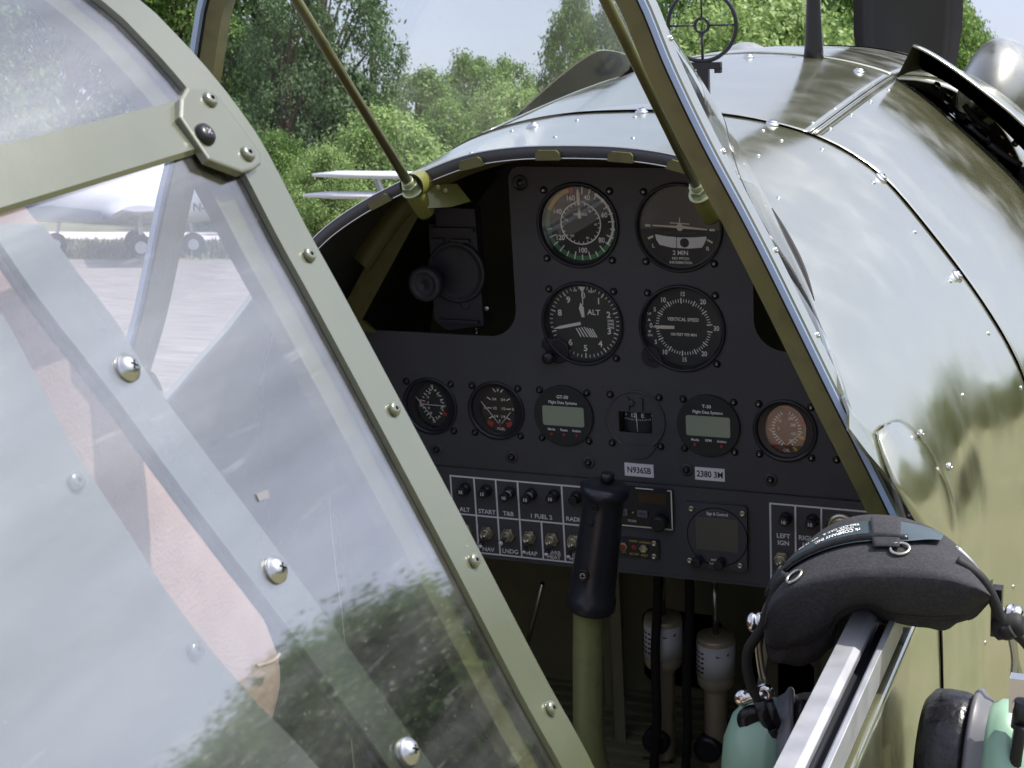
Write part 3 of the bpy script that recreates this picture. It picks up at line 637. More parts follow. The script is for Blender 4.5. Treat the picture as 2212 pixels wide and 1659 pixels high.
# hydraulic cylinders below the panel
def cylinder(x, y, ztop, zbot, fx):
    m = MB('brass_anodised'); tilt = V(-0.03, 0.02, -1)
    a = V(x, y, ztop)
    m.lathe(a, tilt, [(10, 0), (19.5, 2), (20, 4), (20, 52), (19, 57), (12.5, 64), (12, 66), (12, abs(zbot - ztop)), (8, abs(zbot - ztop) + 6)], 32)
    o = m.build('brake_cylinder', AC)
    m = MB('silver_label'); m.lathe(a, tilt, [(20.3, 8), (20.4, 8), (20.4, 46), (20.3, 46)], 32)
    m.set('ink_black')
    for k in range(5):
        ph = -2.35; zz = 15 + k * 5.5
        for q in range(3):
            p0 = ph + q * 0.28 + 0.03 * (k % 2)
            m.grid([[a + tilt.normalized() * h + V(math.sin(p) * 20.6, -math.cos(p) * 20.6, 0) for p in [p0 + 1.2 + w * 0.05 for w in range(5)]] for h in (zz, zz + 2)], smooth=False)
    m.prism([(0, 0), (4, 1.6), (14, 1), (16, 3.2), (15, -1.6), (6, -1.2), (2, -2)], [], 0, 0.2, lambda u, v, d: a + tilt.normalized() * (17 - v) + V(math.sin(0.25 + u / 21) * 20.7, -math.cos(0.25 + u / 21) * 20.7, 0))
    m.build('data_label', o)
    m = MB('steel'); m.cyl(a, a + V(0, 0, 62), 3.2, 14); m.set('nut_metal'); m.lathe(a + V(0, 0, 60), (0, 0, 1), [(6.5, 0), (6.5, 9), (5, 10), (5, 13)], 6, smooth=False); m.set('black_plastic'); m.lathe(a + V(0, 0, 73), (0, 0, 1), [(8, 0), (8, 20)], 12); m.build('plunger', o)
    m = MB('black_rubber'); m.tube([a + V(-fx, -16, 105), a + V(-fx + 2, -24, 40), a + V(-fx - 3, -26, -30), a + V(-fx - 4, -26, -110), a + V(-fx - 12, -20, -190), a + V(-fx, -8, -205)], 5.0, 12, 30); m.build('hose', o)
    m = MB('black_plastic'); e = a + tilt * (abs(zbot - ztop) - 22)
    m.lathe(e + V(-5, -10, 0), (0, -1, 0), [(15, -10), (15, 6), (11, 8)], 20); m.set('nut_metal'); m.lathe(e + V(-16, -18, -40), (0, -1, 0), [(9, 0), (9, 4)], 14); m.box(tuple(e + V(-26, -12, -60)), tuple(e + V(8, 4, -30))); m.build('lower_fitting', o)
cylinder(-30, 150, -264, -430, -2)
cylinder(24, 160, -284, -436, 22)
bar('pedal_link', V(95, 100, -250), V(70, 90, -430), 6, 3, (0, -1, 0), 'steel')

# device behind the left cut-out of the panel
m = MB('device_grey'); y0 = 30
m.prism([(-211, 172), (-203, 172), (-203, 188), (-162, 188), (-160, 75), (-200, 68), (-212, 78)], [], y0, y0 + 14)
dv = m.build('trim_gearbox', AC)
m = MB('device_grey'); m.lathe((-184, y0, 127), (0, -1, 0), [(30, 0), (30, 4), (27, 5), (26, 3), (22, 3)], 40); m.build('cover_disc', dv)
m = MB('device_grey'); c = AY(922, 612, 5); m.lathe(c, (0, -1, 0), [(8, -25), (8, -6), (16, -5), (17, 0), (17, 5), (15.5, 7), (11, 7.4), (10.5, 6.4), (9, 6.4), (2, 6.8), (1.6, 5), (0.1, 5)], 36); m.build('knob', dv)
for lo_, hi_ in (((-207, y0 - 4, 166), (-163, y0, 170)), ((-207, y0 - 4, 156), (-195, y0, 159)), ((-188, y0 - 4, 156), (-168, y0, 159)), ((-206, y0 - 5, 77), (-164, y0, 80))):
    m = MB('device_grey'); m.box(lo_, hi_); m.build('bracket', dv)
m = MB('device_grey'); m.lathe((-178, y0, 95), (0, -1, 0), [(5, 0), (5, 1), (4, 1)], 16); m.build('plug', dv)
m = MB('steel'); m.tube([V(-168, y0, 72), V(-168, y0, 50)], lambda t: 1.6 + 0.5 * math.sin(t * 60), 8, 24); m.lathe((-155, y0, 92), (0, -1, 0), [(3, 0), (3, 3), (1.2, 3)], 10); m.build('screw_post', dv)

# ------------------------------------------------------------------ instrument panel
def arc(cx, cy, r, a0, a1, n=8): return [(cx + r * math.cos(R(lerp(a0, a1, i / n))), cy + r * math.sin(R(lerp(a0, a1, i / n)))) for i in range(n + 1)]
GA = {'airspeed': (-47.5, 181.4), 'turn': (47, 181.4), 'alt': (-47.5, 89.8), 'vsi': (47.3, 89.8), 'vac': (-208.6, 0), 'fuel': (-139.1, 0), 'gt': (-70, 0), 'compass': (0, 0), 'rpm': (69.8, 0), 'oil': (139.8, 0), 'amp': (209.3, 0)}
tower = arc(-101, 222, 12, 180, 90) + arc(101, 222, 12, 90, 0) + [(113, 100)] + arc(141, 101, 28, 180, 270) + [(262, 73), (318, 60), (320, -60)] + [(-320, -60), (-318, 60), (-262, 73)] + arc(-141, 101, 28, 270, 360) + [(-113, 110)]
holes = []
for k, (u, v) in GA.items():
    r = 39 if k in ('airspeed', 'turn', 'alt', 'vsi') else 28.3
    holes.append(arc(u, v, r, 0, 360 - 7.5, 47))
m = MB('panel_black'); m.prism(tower, holes, 0, 3); panel = m.build('instrument_panel', AC)
m = MB('panel_sheet'); m.prism([(-320, -60.5), (320, -60.5), (320, -149), (-320, -149)], [], -3, -0.2)
m.box((-320, -3, -152), (320, 22, -149.2)); m.build('switch_panel', panel)
F = lambda d: (lambda u, v: V(u, -d, v))
def screw(proto, par, u, v, d=0.0): place(proto, par, (u, -d, v), (0, -1, 0))
for u, v in [(47.6, -44.1), (126.2, -47.3), (-125.9, -45.7), (-48, -44.7), (-205, -44)]:
    m = MB('grey_plastic'); m.lathe((u, 0, v), (0, -1, 0), [(6.2, 0), (6.2, 0.7), (4.6, 0.9)], 20); m.build('washer', panel); o = screw(P_BLK, panel, u, v, 0.8)
m = MB('black_plastic'); m.lathe((-101.5, 0, 218.9), (0, -1, 0), [(7.5, 0), (7.5, 1), (6, 1.2), (5.6, 0.2), (3, 0.2), (2.8, 1.4), (1, 1.4)], 24); m.build('panel_fastener', panel)
# dymo style tags
for (a, b, c, d, t) in ((-12.2, 16, -42, -54.6, 'N936SB'), (55.8, 83.8, -40.6, -52.8, '2380 3M')):
    m = MB('label_white'); m.box((a, -1.0, d), (b, -0.1, c)); m.set('ink_black'); m.text(t, 8.2, F(1.1), ((a + b) / 2, (c + d) / 2 - 0.3), 0.86); m.build('tag', panel)
def annulus(mb, u, v, r0, r1, a0, a1, d, n=None, ex=1.0):   # angles clockwise from 12 o'clock, degrees
    n = n or max(2, int(abs(a1 - a0) / 6)); f = F(d)
    P = lambda r, a: f(u + r * math.sin(R(a)) * ex, v + r * math.cos(R(a)))
    for i in range(n):
        b0 = lerp(a0, a1, i / n); b1 = lerp(a0, a1, (i + 1) / n); mb.poly([P(r0, b0), P(r0, b1), P(r1, b1), P(r1, b0)])
def tick(mb, u, v, r0, r1, a, w, d):
    s, c = math.sin(R(a)), math.cos(R(a)); f = F(d)
    mb.poly([f(u + s * r + c * q, v + c * r - s * q) for r, q in ((r0, -w / 2), (r0, w / 2), (r1, w / 2), (r1, -w / 2))])
def needle(name, par, u, v, a, L, w, d, tail=0, shape=None, mt='ink_white'):
    s, c = math.sin(R(a)), math.cos(R(a)); m = MB(mt)
    pts = shape or [(-w / 2, -tail), (w / 2, -tail), (w / 2, L * 0.86), (0, L), (-w / 2, L * 0.86)]
    m.prism([(u + q * c + r * s, v - q * s + r * c) for q, r in pts], [], -d - 0.5, -d + 0.1); return m.build(name, par)
def gauge(name, key, ro, rdial, depth=7.0, sq=31.4, dialm='dial_black', win=None, glass=True):
    u, v = GA[key]; big = ro > 33
    m = MB('black_plastic')
    if win:      # round case with an oval window
        wx, wz = win
        m.lathe((u, 0, v), (0, -1, 0), [(ro + 0.6, 0), (ro + 0.6, 1.4), (ro - 1, 1.9), (ro - 3, 1.0), (ro - 3.4, -1.5)], 56, cap=False)
        rows = [[V(u + (ro - 3.4) * math.sin(a), 1.5, v + (ro - 3.4) * math.cos(a)) for a in [2 * math.pi * k / 56 for k in range(56)]],
                [V(u + wx * math.sin(a), 2.0, v + wz * math.cos(a)) for a in [2 * math.pi * k / 56 for k in range(56)]],
                [V(u + wx * math.sin(a), depth + 1, v + wz * math.cos(a)) for a in [2 * math.pi * k / 56 for k in range(56)]]]
        m.grid(rows, close_u=True, smooth=False)
    else:
        k = 1.0 if big else 0.8
        m.lathe((u, 0, v), (0, -1, 0), [(ro, -0.5), (ro, 2.2 * k), (ro - 1.2, 2.8 * k), (ro - 2.4, 2.6 * k), (rdial + 2.2, 0.2), (rdial + 1.2, -0.6), (rdial, -depth - 1)], 64, cap=False)
    g = m.build(name, AC)
    dm = MB(dialm); dm.lathe((u, depth + 3, v), (0, -1, 0), [(ro - 1, 0), (ro - 1, 3.0)], 48)
    for i in (-1, 1):
        for j in (-1, 1):
            if (key == 'alt') and i < 0 and j < 0: continue
            if (key == 'vsi') and i < 0 and j < 0: continue
            if key in ('airspeed', 'turn', 'alt', 'vsi'): screw(P_BLK, g, u + i * 31.4, v + j * 31.4, 0)
            else: screw(P_BLK, g, u + i * 23.55, v + j * 23.55, 0)
    if glass:
        gm = MB('dial_glass'); rg = (ro - 3.6) if win else rdial + 0.8
        if win: gm.prism([(u + win[0] * math.sin(R(a)), v + win[1] * math.cos(R(a))) for a in range(0, 360, 8)], [], 2.2, 2.3)
        else: gm.prism([(u + rg * math.sin(R(a)), v + rg * math.cos(R(a))) for a in range(0, 360, 6)], [], 0.2, 0.3)
        gm.build('glass', g)
    return g, dm, u, v, -depth
# airspeed
g, m, u, v, d = gauge('airspeed_indicator', 'airspeed', 39.3, 34.0); e = d + 0.15
m.set('ink_green'); annulus(m, u, v, 30, 33.8, 127, 292, e); annulus(m, u, v, 32.2, 33.8, 96, 127, e)
m.set('ink_white'); annulus(m, u, v, 29.8, 32.0, 28, 127, e); annulus(m, u, v, 18.4, 19.6, -348 + 360 + 0, 348, e, 60)
m.set('ink_yellow'); annulus(m, u, v, 30, 33.8, 292, 341, e); m.set('ink_red'); annulus(m, u, v, 28, 33.8, 342, 349, e)
m.set('ink_white')
for k in range(-6, 14): tick(m, u, v, 28.5 if k % 2 else 26.5, 33.8, 72 + (k + 0) * 13.4 + 13.4, 1.1, e + 0.1)
for k in range(24): tick(m, u, v, 16.5, 19, 15 + k * 14.4, 0.7, e + 0.1)
for a, t in ((17, '40'), (71, '60'), (127, '80'), (178, '100'), (237, '120'), (295, '140'), (339, '160')): m.text(t, 6.6, F(e + 0.1), (u + 24.4 * math.sin(R(a)), v + 24.8 * math.cos(R(a))), 0.9)
m.text('KNOTS', 3, F(e + .1), (u, v + 19.5)); m.text('AIRSPEED', 3.3, F(e + .1), (u, v + 8.5))
for a, t in ((40, '40'), (92, '60'), (155, '80'), (218, '100'), (282, '120')): m.text(t, 3, F(e + .1), (u + 14.5 * math.sin(R(a)), v + 14.5 * math.cos(R(a))))
m.build('dial', g)
needle('pointer', g, u, v, -2, 33, 2.6, d + 1.2, shape=[(-1.4, 17), (1.4, 17), (1.4, 28), (0, 33), (-1.4, 28)], mt='ink_cream')
needle('pointer', g, u, v, -2, 14, 2.6, d + 1.2, shape=[(-1.5, 5), (1.5, 5), (1.2, 12), (0, 15), (-1.2, 12)], mt='ink_cream')
# turn coordinator
g, m, u, v, d = gauge('turn_coordinator', 'turn', 40.2, 36.4, depth=3.2, dialm='lcd_dark'); e = d + 0.15
m.set('dial_black'); annulus(m, u, v, 0.1, 36, 94, 266, e - 0.1, 40)
m.set('ink_cream'); f = F(e + 0.5)
m.poly([f(u + x, v + z) for x, z in ((-25, 1.5), (-3, 1), (-1, 3), (1, 3), (3, 1), (25, -1.2), (25, -2.4), (3, -1.4), (1.4, -3.4), (-1.4, -3.4), (-3, -1), (-25, .4))])
m.poly([f(u + x, v + z) for x, z in ((-.5, 2), (.5, 2), (.4, 8.5), (-.4, 8.5))]); m.poly([f(u + x, v + z + .1) for x, z in ((-9, 4), (9, 3.2), (9, 2.2), (-9, 3))])
for a, b, c, dd in ((-32, -27, 1.8, -.2), (27, 32, -1, -3)): m.poly([f(u + a, v + dd), f(u + b, v + dd), f(u + b, v + c), f(u + a, v + c)])
m.poly([f(u + x, v + z) for x, z in ((-30, -10), (-25, -8), (-24.4, -9.8), (-29.4, -12))]); m.poly([f(u + x, v + z) for x, z in ((25, -10), (30, -12.6), (29.3, -14.2), (24.4, -11.6))])
m.set('ink_white'); m.poly([f(u + x, v + z) for x, z in ((-23, -7), (-12, -8.6), (0, -9.4), (12, -9), (24, -8), (24, -10.5), (20, -18), (8, -19.2), (-8, -18.8), (-19, -16.5), (-22, -12))])
m.set('ink_black'); annulus(m, u + 4, v - 14, 0.1, 4.2, 0, 360, e + 0.7, 24); m.poly([F(e + .7)(u + x, v + z) for x, z in ((-3.6, -9), (-3, -9), (-3, -19), (-3.6, -19))])
m.set('ink_white'); m.text('2 MIN', 5.6, F(e + .4), (u, v - 23.4), 1); m.text('L', 5, F(e + .4), (u - 25, v - 17.5)); m.text('R', 5, F(e + .4), (u + 25, v - 19))
m.text('NO PITCH', 3.4, F(e + .4), (u, v - 28.5)); m.text('INFORMATION', 3.4, F(e + .4), (u, v - 32.2), .9); m.set('grey_plastic'); m.text('TURN COORDINATOR', 3, F(e + .4), (u, v - 5.6), .95)
m.build('dial', g)
# altimeter
g, m, u, v, d = gauge('altimeter', 'alt', 39.6, 35.0, depth=5); e = d + 0.15
m.set('ink_white')
for k in range(50):
    if k not in (0,): tick(m, u, v, 29.5 if k % 5 == 0 else 31, 34, k * 7.2, 1.1 if k % 5 == 0 else 0.7, e)
for k in range(10):
    if k == 7: continue
    m.text(str(k), 8.2, F(e), (u + 25 * math.sin(R(k * 36)), v + 25 * math.cos(R(k * 36))))
m.text('ALT', 7, F(e), (u + 9.5, v + 9.5)); m.text('FEET', 3.0, F(e), (u + 8, v + 29)); m.text('100', 2.6, F(e), (u - 8, v + 29.5))
for k in range(7):
    x = -8.5 + k * 2.6; m.poly([F(e)(u + x + 1.5 + a, v - 9 + b) for a, b in ((-2 , 4.5 - abs(k - 3) * .5), (-.8, 4.5 - abs(k - 3) * .5), (5.5 - abs(k - 3) * .6, -5), (4.2 - abs(k - 3) * .6, -5))])
m.text('2992', 3.2, F(e), (u + 25.5, v + 2.2)); m.text('2993', 3.2, F(e), (u + 25.5, v - 1)); m.text('2994', 3.2, F(e), (u + 25.5, v - 4.2))
m.build('dial', g)
needle('pointer', g, u, v, 0, 34, 2, d + 2, shape=[(-.4, 17), (.4, 17), (.6, 29), (3, 34), (-3, 34), (-.6, 29)])
needle('pointer', g, u, v, -8, 18, 4, d + 1, shape=[(-1, 5), (1.6, 5), (2.4, 14), (0, 19), (-2.4, 14)])
needle('pointer', g, u, v, 257, 31, 2.6, d + 2, shape=[(-1.4, 3), (1.4, 3), (1.4, 24), (0, 31), (-1.4, 24)])
m = MB('black_plastic'); m.lathe((u - 26, 0, v - 27), (0, -1, 0), [(12, 0), (12, 1.4), (11, 1.8)], 28); m.lathe((u - 35, 0, v - 21), (0, -1, 0), [(6, 0), (6, 1.5), (5, 2)], 20); m.lathe((u - 32, 0, v - 32), (0, -1, 0), [(3, 0), (3, 5), (5.6, 5.5), (5.8, 11), (5.2, 12.5), (1, 12.8)], 24); m.build('setting_knob', g)
# vertical speed
g, m, u, v, d = gauge('vertical_speed_indicator', 'vsi', 40.2, 35.6, depth=4); e = d + 0.15
m.set('ink_white')
for k in range(61):
    a = 270 + (k - 30) * 5.75; tick(m, u, v, 22 if k % 5 == 0 else 23, 27 if k % 5 == 0 else 26, a, 1.1 if k % 5 == 0 else 0.7, e)
for a, t in ((270, '0'), (300, '5'), (240, '5'), (323, '10'), (217, '10'), (0, '15'), (180, '15'), (38, '20'), (142, '20'), (90, '30')): m.text(t, 5.6 if t in '15 5' else 6.4, F(e), (u + 30.4 * math.sin(R(a)), v + 30.4 * math.cos(R(a))), .85)
m.text('VERTICAL SPEED', 4.4, F(e), (u, v + 7), .9); m.text('100 FEET PER MIN', 3.7, F(e), (u, v - 7), .85); m.text('UP', 3, F(e), (u - 31.5, v + 11)); m.text('DN', 3, F(e), (u - 31.5, v - 9))
for s_ in (-1, 1): m.poly([F(e)(u - 32 + a, v + s_ * (5 + b) - s_ * .5) for a, b in ((-1.5, 0), (1.5, 0), (0, 2.5))])
m.build('dial', g); needle('pointer', g, u, v, 269, 28, 3, d + 1.5, shape=[(-1.4, 8), (1.4, 8), (1.6, 20), (0, 29), (-1.6, 20)], mt='ink_cream')
m = MB('black_plastic'); m.prism(arc(u - 28, v - 27, 11, 120, 330) + [(u - 24, v - 20)], [], -1.6, 0); m.lathe((u - 29, 0, v - 29), (0, -1, 0), [(3, 0), (3, 1.8), (2, 2.2)], 14); m.build('adjust_tab', g)
# small gauges with oval windows
g, m, u, v, d = gauge('vacuum_gauge', 'vac', 28.2, 20, depth=6.5, win=(17.5, 22.5)); e = d + .15; m.set('ink_white')
for k in range(12):
    tick(m, u + 7, v, 17 if k % 2 else 15.5, 19, 207 + k * 12, .9, e); tick(m, u - 7, v, 17 if k % 2 else 15.5, 19, 25 + k * 12, .9, e)
for x, y, t in ((0, 18, '30'), (-3, 11, '20'), (-5, 6.5, '10'), (-5, 1, '0'), (-5, -4.5, '10'), (-3, -9.5, '20'), (0, -18, '30'), (3, 14, '16'), (6.5, 9, '14'), (9, 3, '12'), (9, -4, '10'), (8, -9.5, '8'), (5, -13, '6')): m.text(t, 3.4, F(e), (u + x, v + y), .8)
m.text('AMPS', 3.2, F(e), (u - 13, v), 1, R(90)); m.set('ink_red'); m.poly([F(e)(u + x, v + y) for x, y in ((11, -7), (15, -9), (14, -12), (10, -10))]); m.poly([F(e)(u + x, v + y) for x, y in ((-11, 0.8), (-5, .8), (-5, -.8), (-11, -.8))]); m.build('dial', g)
for a, b in (((-17, 8), (3, -17)), ((-11, 0), (15, -.3))):
    mm_ = MB('ink_white'); mm_.cyl(V(u + a[0], 3.5, v + a[1]), V(u + b[0], 3.5, v + b[1]), .35, 6); mm_.build('pointer', g)
g, m, u, v, d = gauge('fuel_gauge', 'fuel', 28.4, 20, depth=6.5, win=(18, 23), dialm='dial_brown'); e = d + .15; m.set('ink_white')
for s_ in (-1, 1):
    for x, y, a in ((4, 18, 40 * s_), (10, 9.5, 60 * s_), (10, 0, 90), (9, -9.5, 118 * s_)):
        tick(m, u + s_ * x, v + y, -2.2, 2.2, a, 1.1, e)
    m.text('3/4', 3.6, F(e), (u + s_ * 4.5, v + 9)); m.text('1/2', 3.6, F(e), (u + s_ * 4.5, v)); m.text('1/4', 3.6, F(e), (u + s_ * 3.6, v - 8))
    m.set('ink_red'); m.poly([F(e)(u + s_ * x, v + y) for x, y in ((6, -14), (12, -12.5), (14, -16), (8, -19))]); m.set('ink_white')
m.text('F', 4.2, F(e), (u, v + 18)); m.text('E', 3.6, F(e), (u, v - 12.5)); m.text('L', 4, F(e), (u - 14.5, v)); m.text('R', 4, F(e), (u + 14.5, v)); m.text('FUEL', 3.8, F(e), (u + 1, v - 20.4)); m.build('dial', g)
for a, b in (((-17, 7), (0, -14)), ((13, -2), (3, -14))):
    mm_ = MB('ink_white'); mm_.cyl(V(u + a[0], 3.5, v + a[1]), V(u + b[0], 3.5, v + b[1]), .4, 6); mm_.set('ink_red'); mm_.cyl(V(u + b[0], 3.5, v + b[1]), V(u + b[0] + 2.6 * (1 if a[0] < 0 else -1), 3.5, v + b[1] - 4), .5, 6); mm_.build('pointer', g)
g, m, u, v, d = gauge('oil_gauge', 'oil', 28.6, 20, depth=5, win=(18.5, 23), dialm='dial_oil'); e = d + .15; m.set('ink_white')
for k in range(13):
    tick(m, u + 5, v, 15.5, 18.5, 212 + k * 9.6, 1, e); tick(m, u - 5, v, 15.5, 18.5, 28 + k * 9.6, 1, e)
for x, y, t in ((-6, 7, '15'), (-7, 0, '5'), (4, 10, '240'), (6, 4, '200'), (6, -4, '160'), (4, -11, '50')): m.text(t, 3.8, F(e), (u + x, v + y), .85)
m.text('OIL', 3.8, F(e), (u, v - 20)); m.set('ink_red')
for q in (((-4, 22), (-1, 20.5), (1.5, 17), (-1.6, 18.5)), ((9, 8), (15, 9.5), (15.5, 6.8), (10, 5.6)), ((-13, -17), (-8, -15.5), (-7, -18), (-11, -20.4))): m.poly([F(e)(u + x, v + y) for x, y in q])
m.set('ink_yellow')
for q in (((10, -5.5), (16, -6), (16, -9), (11, -8.4)), ((5, -17), (7, -16), (12, -20.5), (10, -22))): m.poly([F(e)(u + x, v + y) for x, y in q])
m.build('dial', g)
for a, b in (((-15, 0), (1, -15)), ((15, -1), (1, -14))):
    mm_ = MB('ink_white'); mm_.cyl(V(u + a[0], 2.8, v + a[1]), V(u + b[0], 2.8, v + b[1]), .4, 6); mm_.set('ink_red'); mm_.cyl(V(u + b[0], 2.8, v + b[1]), V(u + b[0] + 3 * (1 if a[0] < 0 else -1), 2.8, v + b[1] - 4), .55, 6); mm_.build('pointer', g)
g, m, u, v, d = gauge('ammeter', 'amp', 28.4, 20, depth=6.5, win=(18, 23)); m.build('dial', g)
# digital gauges
for key, nm, top, mid in (('gt', 'digital_gauge', 'GT-50', 'Reset'), ('rpm', 'digital_tachometer', 'T-30', 'RPM')):
    u, v = GA[key]; m = MB('dial_black'); m.lathe((u, 0, v), (0, -1, 0), [(29.4, -.5), (29.4, 2.4), (28.6, 3.0)], 56); g = m.build(nm, AC)
    for i in (-1, 1):
        for j in (-1, 1): screw(P_BLK, g, u + i * 23.55, v + j * 23.55, 0)
    m = MB('ink_white'); m.text(top, 4.4, F(3.1), (u + (0 if key == 'gt' else -1), v + 18.6)); m.text('Flight Data Systems', 3.9, F(3.1), (u, v + 13.2), .92)
    for k, t in enumerate(('Mode', mid, 'Action')): m.text(t, 3.4, F(3.1), (u - 12.5 + k * 12.5, v - 13.6), .95)
    m.build('lettering', g)
    m = MB('lcd'); m.prism(arc(u - 18.6, v - 7.6, 2, 180, 270, 4) + arc(u + 18.6, v - 7.6, 2, 270, 360, 4) + arc(u + 18.6, v + 7.6, 2, 0, 90, 4) + arc(u - 18.6, v + 7.6, 2, 90, 180, 4), [], -3.3, -2.9); m.build('display', g)
    for k in (0, 1, 2):
        if key == 'rpm' and k == 1: continue
        m = MB('ink_red'); m.lathe((u - 12.5 + k * 12.5, -3, v - 18.2), (0, -1, 0), [(1.5, 0), (1.5, .6), (1, .9)], 14); m.build('button', g)
# compass
u, v = 0, 0; m = MB('panel_black')
m.lathe((u, 0, v), (0, -1, 0), [(29, -.5), (29, 1.2), (27.6, 1.6), (26.6, 0.6), (26, 0.6)], 56, cap=False)
m.prism(arc(u, v, 26.2, 0, 353, 47), [[(u - 16, v + 8), (u + 16, v + 8), (u + 16, v - 12), (u - 16, v - 12)]], -.6, 0.4)
m.prism(arc(u, v - 17, 20, 200, 340, 14), [], -1.6, -.6); m.box((u - 8, -3, v + 10), (u - 5, 0, v + 22)); m.box((u + 5, -3, v + 10), (u + 8, 0, v + 22)); m.lathe((u - 3, -.5, v + 17), (0, -1, 0), [(3, 0), (3, 2.4), (1.4, 2.6)], 14)
g = m.build('compass', AC)
for i in (-1, 1):
    for j in (-1, 1): screw(P_BLK, g, i * 23.55, j * 23.55, 0)
m = MB('dial_black'); m.grid([[V(19 * math.sin(a), 22 - 18 * math.cos(a), z) for a in [lerp(-1.2, 1.2, k / 12) for k in range(13)]] for z in (-13, 9)])
cf = lambda uu, vv: V(uu, 21.7 - 18 * math.cos(uu / 19), vv)
m.set('ink_white'); m.text('12', 5.4, cf, (-3.5, 3.2)); m.text('E', 5.4, cf, (5.4, 3.2)); m.text('3', 4, cf, (-11.5, 3.2)); m.text('6', 4, cf, (13.5, 3)) 
for k in range(17): m.poly([cf(-13 + k * 1.65 + a, b) for a, b in ((-.2, -1.6), (.2, -1.6), (.2, 0.2 if k % 2 else -.6), (-.2, 0.2 if k % 2 else -.6))])
m.build('card', g); m = MB('ink_white'); m.cyl(V(.4, 1, 8), V(1.4, 1, -11.5), .4, 6); m.build('lubber_line', g)
# breaker and switch panel graphics
m = MB('label_white')
def seg(a, b, w=1.7, d=3.15):
    a = V(a[0], a[1]); b = V(b[0], b[1]); t = (b - a).normalized(); n = V(-t[1], t[0]) * w / 2; a = a - t * w / 2; b = b + t * w / 2
    m.poly([V(p[0], -d, p[1]) for p in (a + n, a - n, b - n, b + n)])
TOP, MID, BOT = -69.0, -108.0, -147.0
for z in (TOP, BOT): seg((-191, z), (-50, z))
seg((-191, MID), (-50, MID), d=3.17); seg((-191, TOP), (-191, BOT), d=3.19)
for x in (-166, -143.2, -120.4): seg((x, TOP), (x, BOT), d=3.21)
seg((-75.3, TOP), (-75.3, BOT), d=3.21); seg((-98, MID), (-98, BOT), d=3.21)
seg((126, TOP), (126, -149 + 1), d=3.19); seg((126, TOP), (250, TOP)); seg((149, TOP), (149, BOT), d=3.21); seg((172.5, TOP), (172.5, BOT), d=3.21); seg((126, BOT), (250, BOT))
ff = F(3.15)
for t, x, z, s_ in (('ALT', -178, -103.3, 6.2), ('START', -154.5, -103.3, 6.2), ('T&B', -132, -103.2, 6.2), ('1 FUEL 2', -98, -103, 6.2), ('RADIO', -63, -102.6, 6.2), ('STROBE', -178, -142.5, 5), ('NAV', -155.5, -142.6, 6.2), ('LNDG', -132.4, -142.4, 6.2), ('MAP', -110, -142.2, 6.2), ('CARB', -87, -139, 5.6), ('HEAT', -87, -143.6, 5.6), ('RADIO', -64.5, -139, 5.4), ('MSTR', -64.5, -143.4, 5.4),
                    ('LEFT', 137.8, -99.6, 6.2), ('IGN', 137.8, -106.4, 6.2), ('RIGHT', 160.6, -99.6, 6.2), ('IGN', 160.6, -106.4, 6.2)):
    m.text(t, s_, ff, (x, z), 1.0)
m.build('panel_lettering', panel)
for x, z, t, ln in ((-178.5, -81, '35', 12), (-156, -81, '15', 12), (-131.5, -81, '10', 17), (-109.5, -81, '10', 17), (-86, -80, '10', 12), (-63.5, -80, '', 12), (137.8, -82, '10', 12), (161.8, -82, '10', 12)):
    m = MB('black_plastic'); m.lathe((x + 3, -3, z + .5), (0, -1, 0), [(6, 0), (6, 1.5), (5.2, 2), (5.2, 5), (3.6, 5.2), (3.4, ln * .62)], 20)
    if ln > 14: m.set('label_white'); m.lathe((x + 3, -3, z + .5), (0, -1, 0), [(4.0, ln * .4), (4.0, ln * .62)], 18)
    m.set('black_plastic'); m.lathe((x + 3, -3, z + .5), (0, -1, 0), [(4.6, ln * .62), (4.7, ln), (4.2, ln + .6)], 18)
    if t: m.set('ink_white'); m.text(t, 4.6, F(3 + ln + .75), (x + 3, z + .5))
    m.build('circuit_breaker', AC)
def toggle(x, z, ang, side=0.0):
    m = MB('nut_metal'); m.lathe((x, -3, z), (0, -1, 0), [(7.3, 0), (7.3, 2.6)], 6, smooth=False); m.lathe((x, -3, z), (0, -1, 0), [(5.4, 2.6), (5.4, 7.4), (4.4, 8), (3.6, 6)], 24)
    o = m.build('toggle_switch', AC)
    m = MB('steel'); a = V(x, -8, z); dd = V(side, -math.cos(R(ang)), -math.sin(R(ang))).normalized()
    m.lathe(a, dd, [(2.4, 0), (2.0, 3), (1.8, 5)], 14); m.set('black_plastic'); m.lathe(a + dd * 5, dd, [(1.8, 0), (2.6, 7.5), (2.7, 10)], 14); m.set('label_white'); m.lathe(a + dd * 15, dd, [(2.4, 0), (2.4, .6), (1.6, 1.6), (.2, 2)], 14); m.build('lever', o)
for x in (-178, -155.5): toggle(x, -124.5, 30 if x > -170 else -20)
toggle(-133, -124.5, 5)
for x in (-110.5, -87.5, -65): toggle(x, -124.5, 38)
toggle(136.5, -121.5, 30); toggle(160, -121.5, 30)
m = MB('nut_metal'); m.lathe((191, -3, -86), (0, -1, 0), [(14, 0), (14, 2), (12, 3.4), (10.5, 3.4), (10.2, 2), (8, 2), (8, 8), (6, 9)], 36); m.build('key_switch', AC)
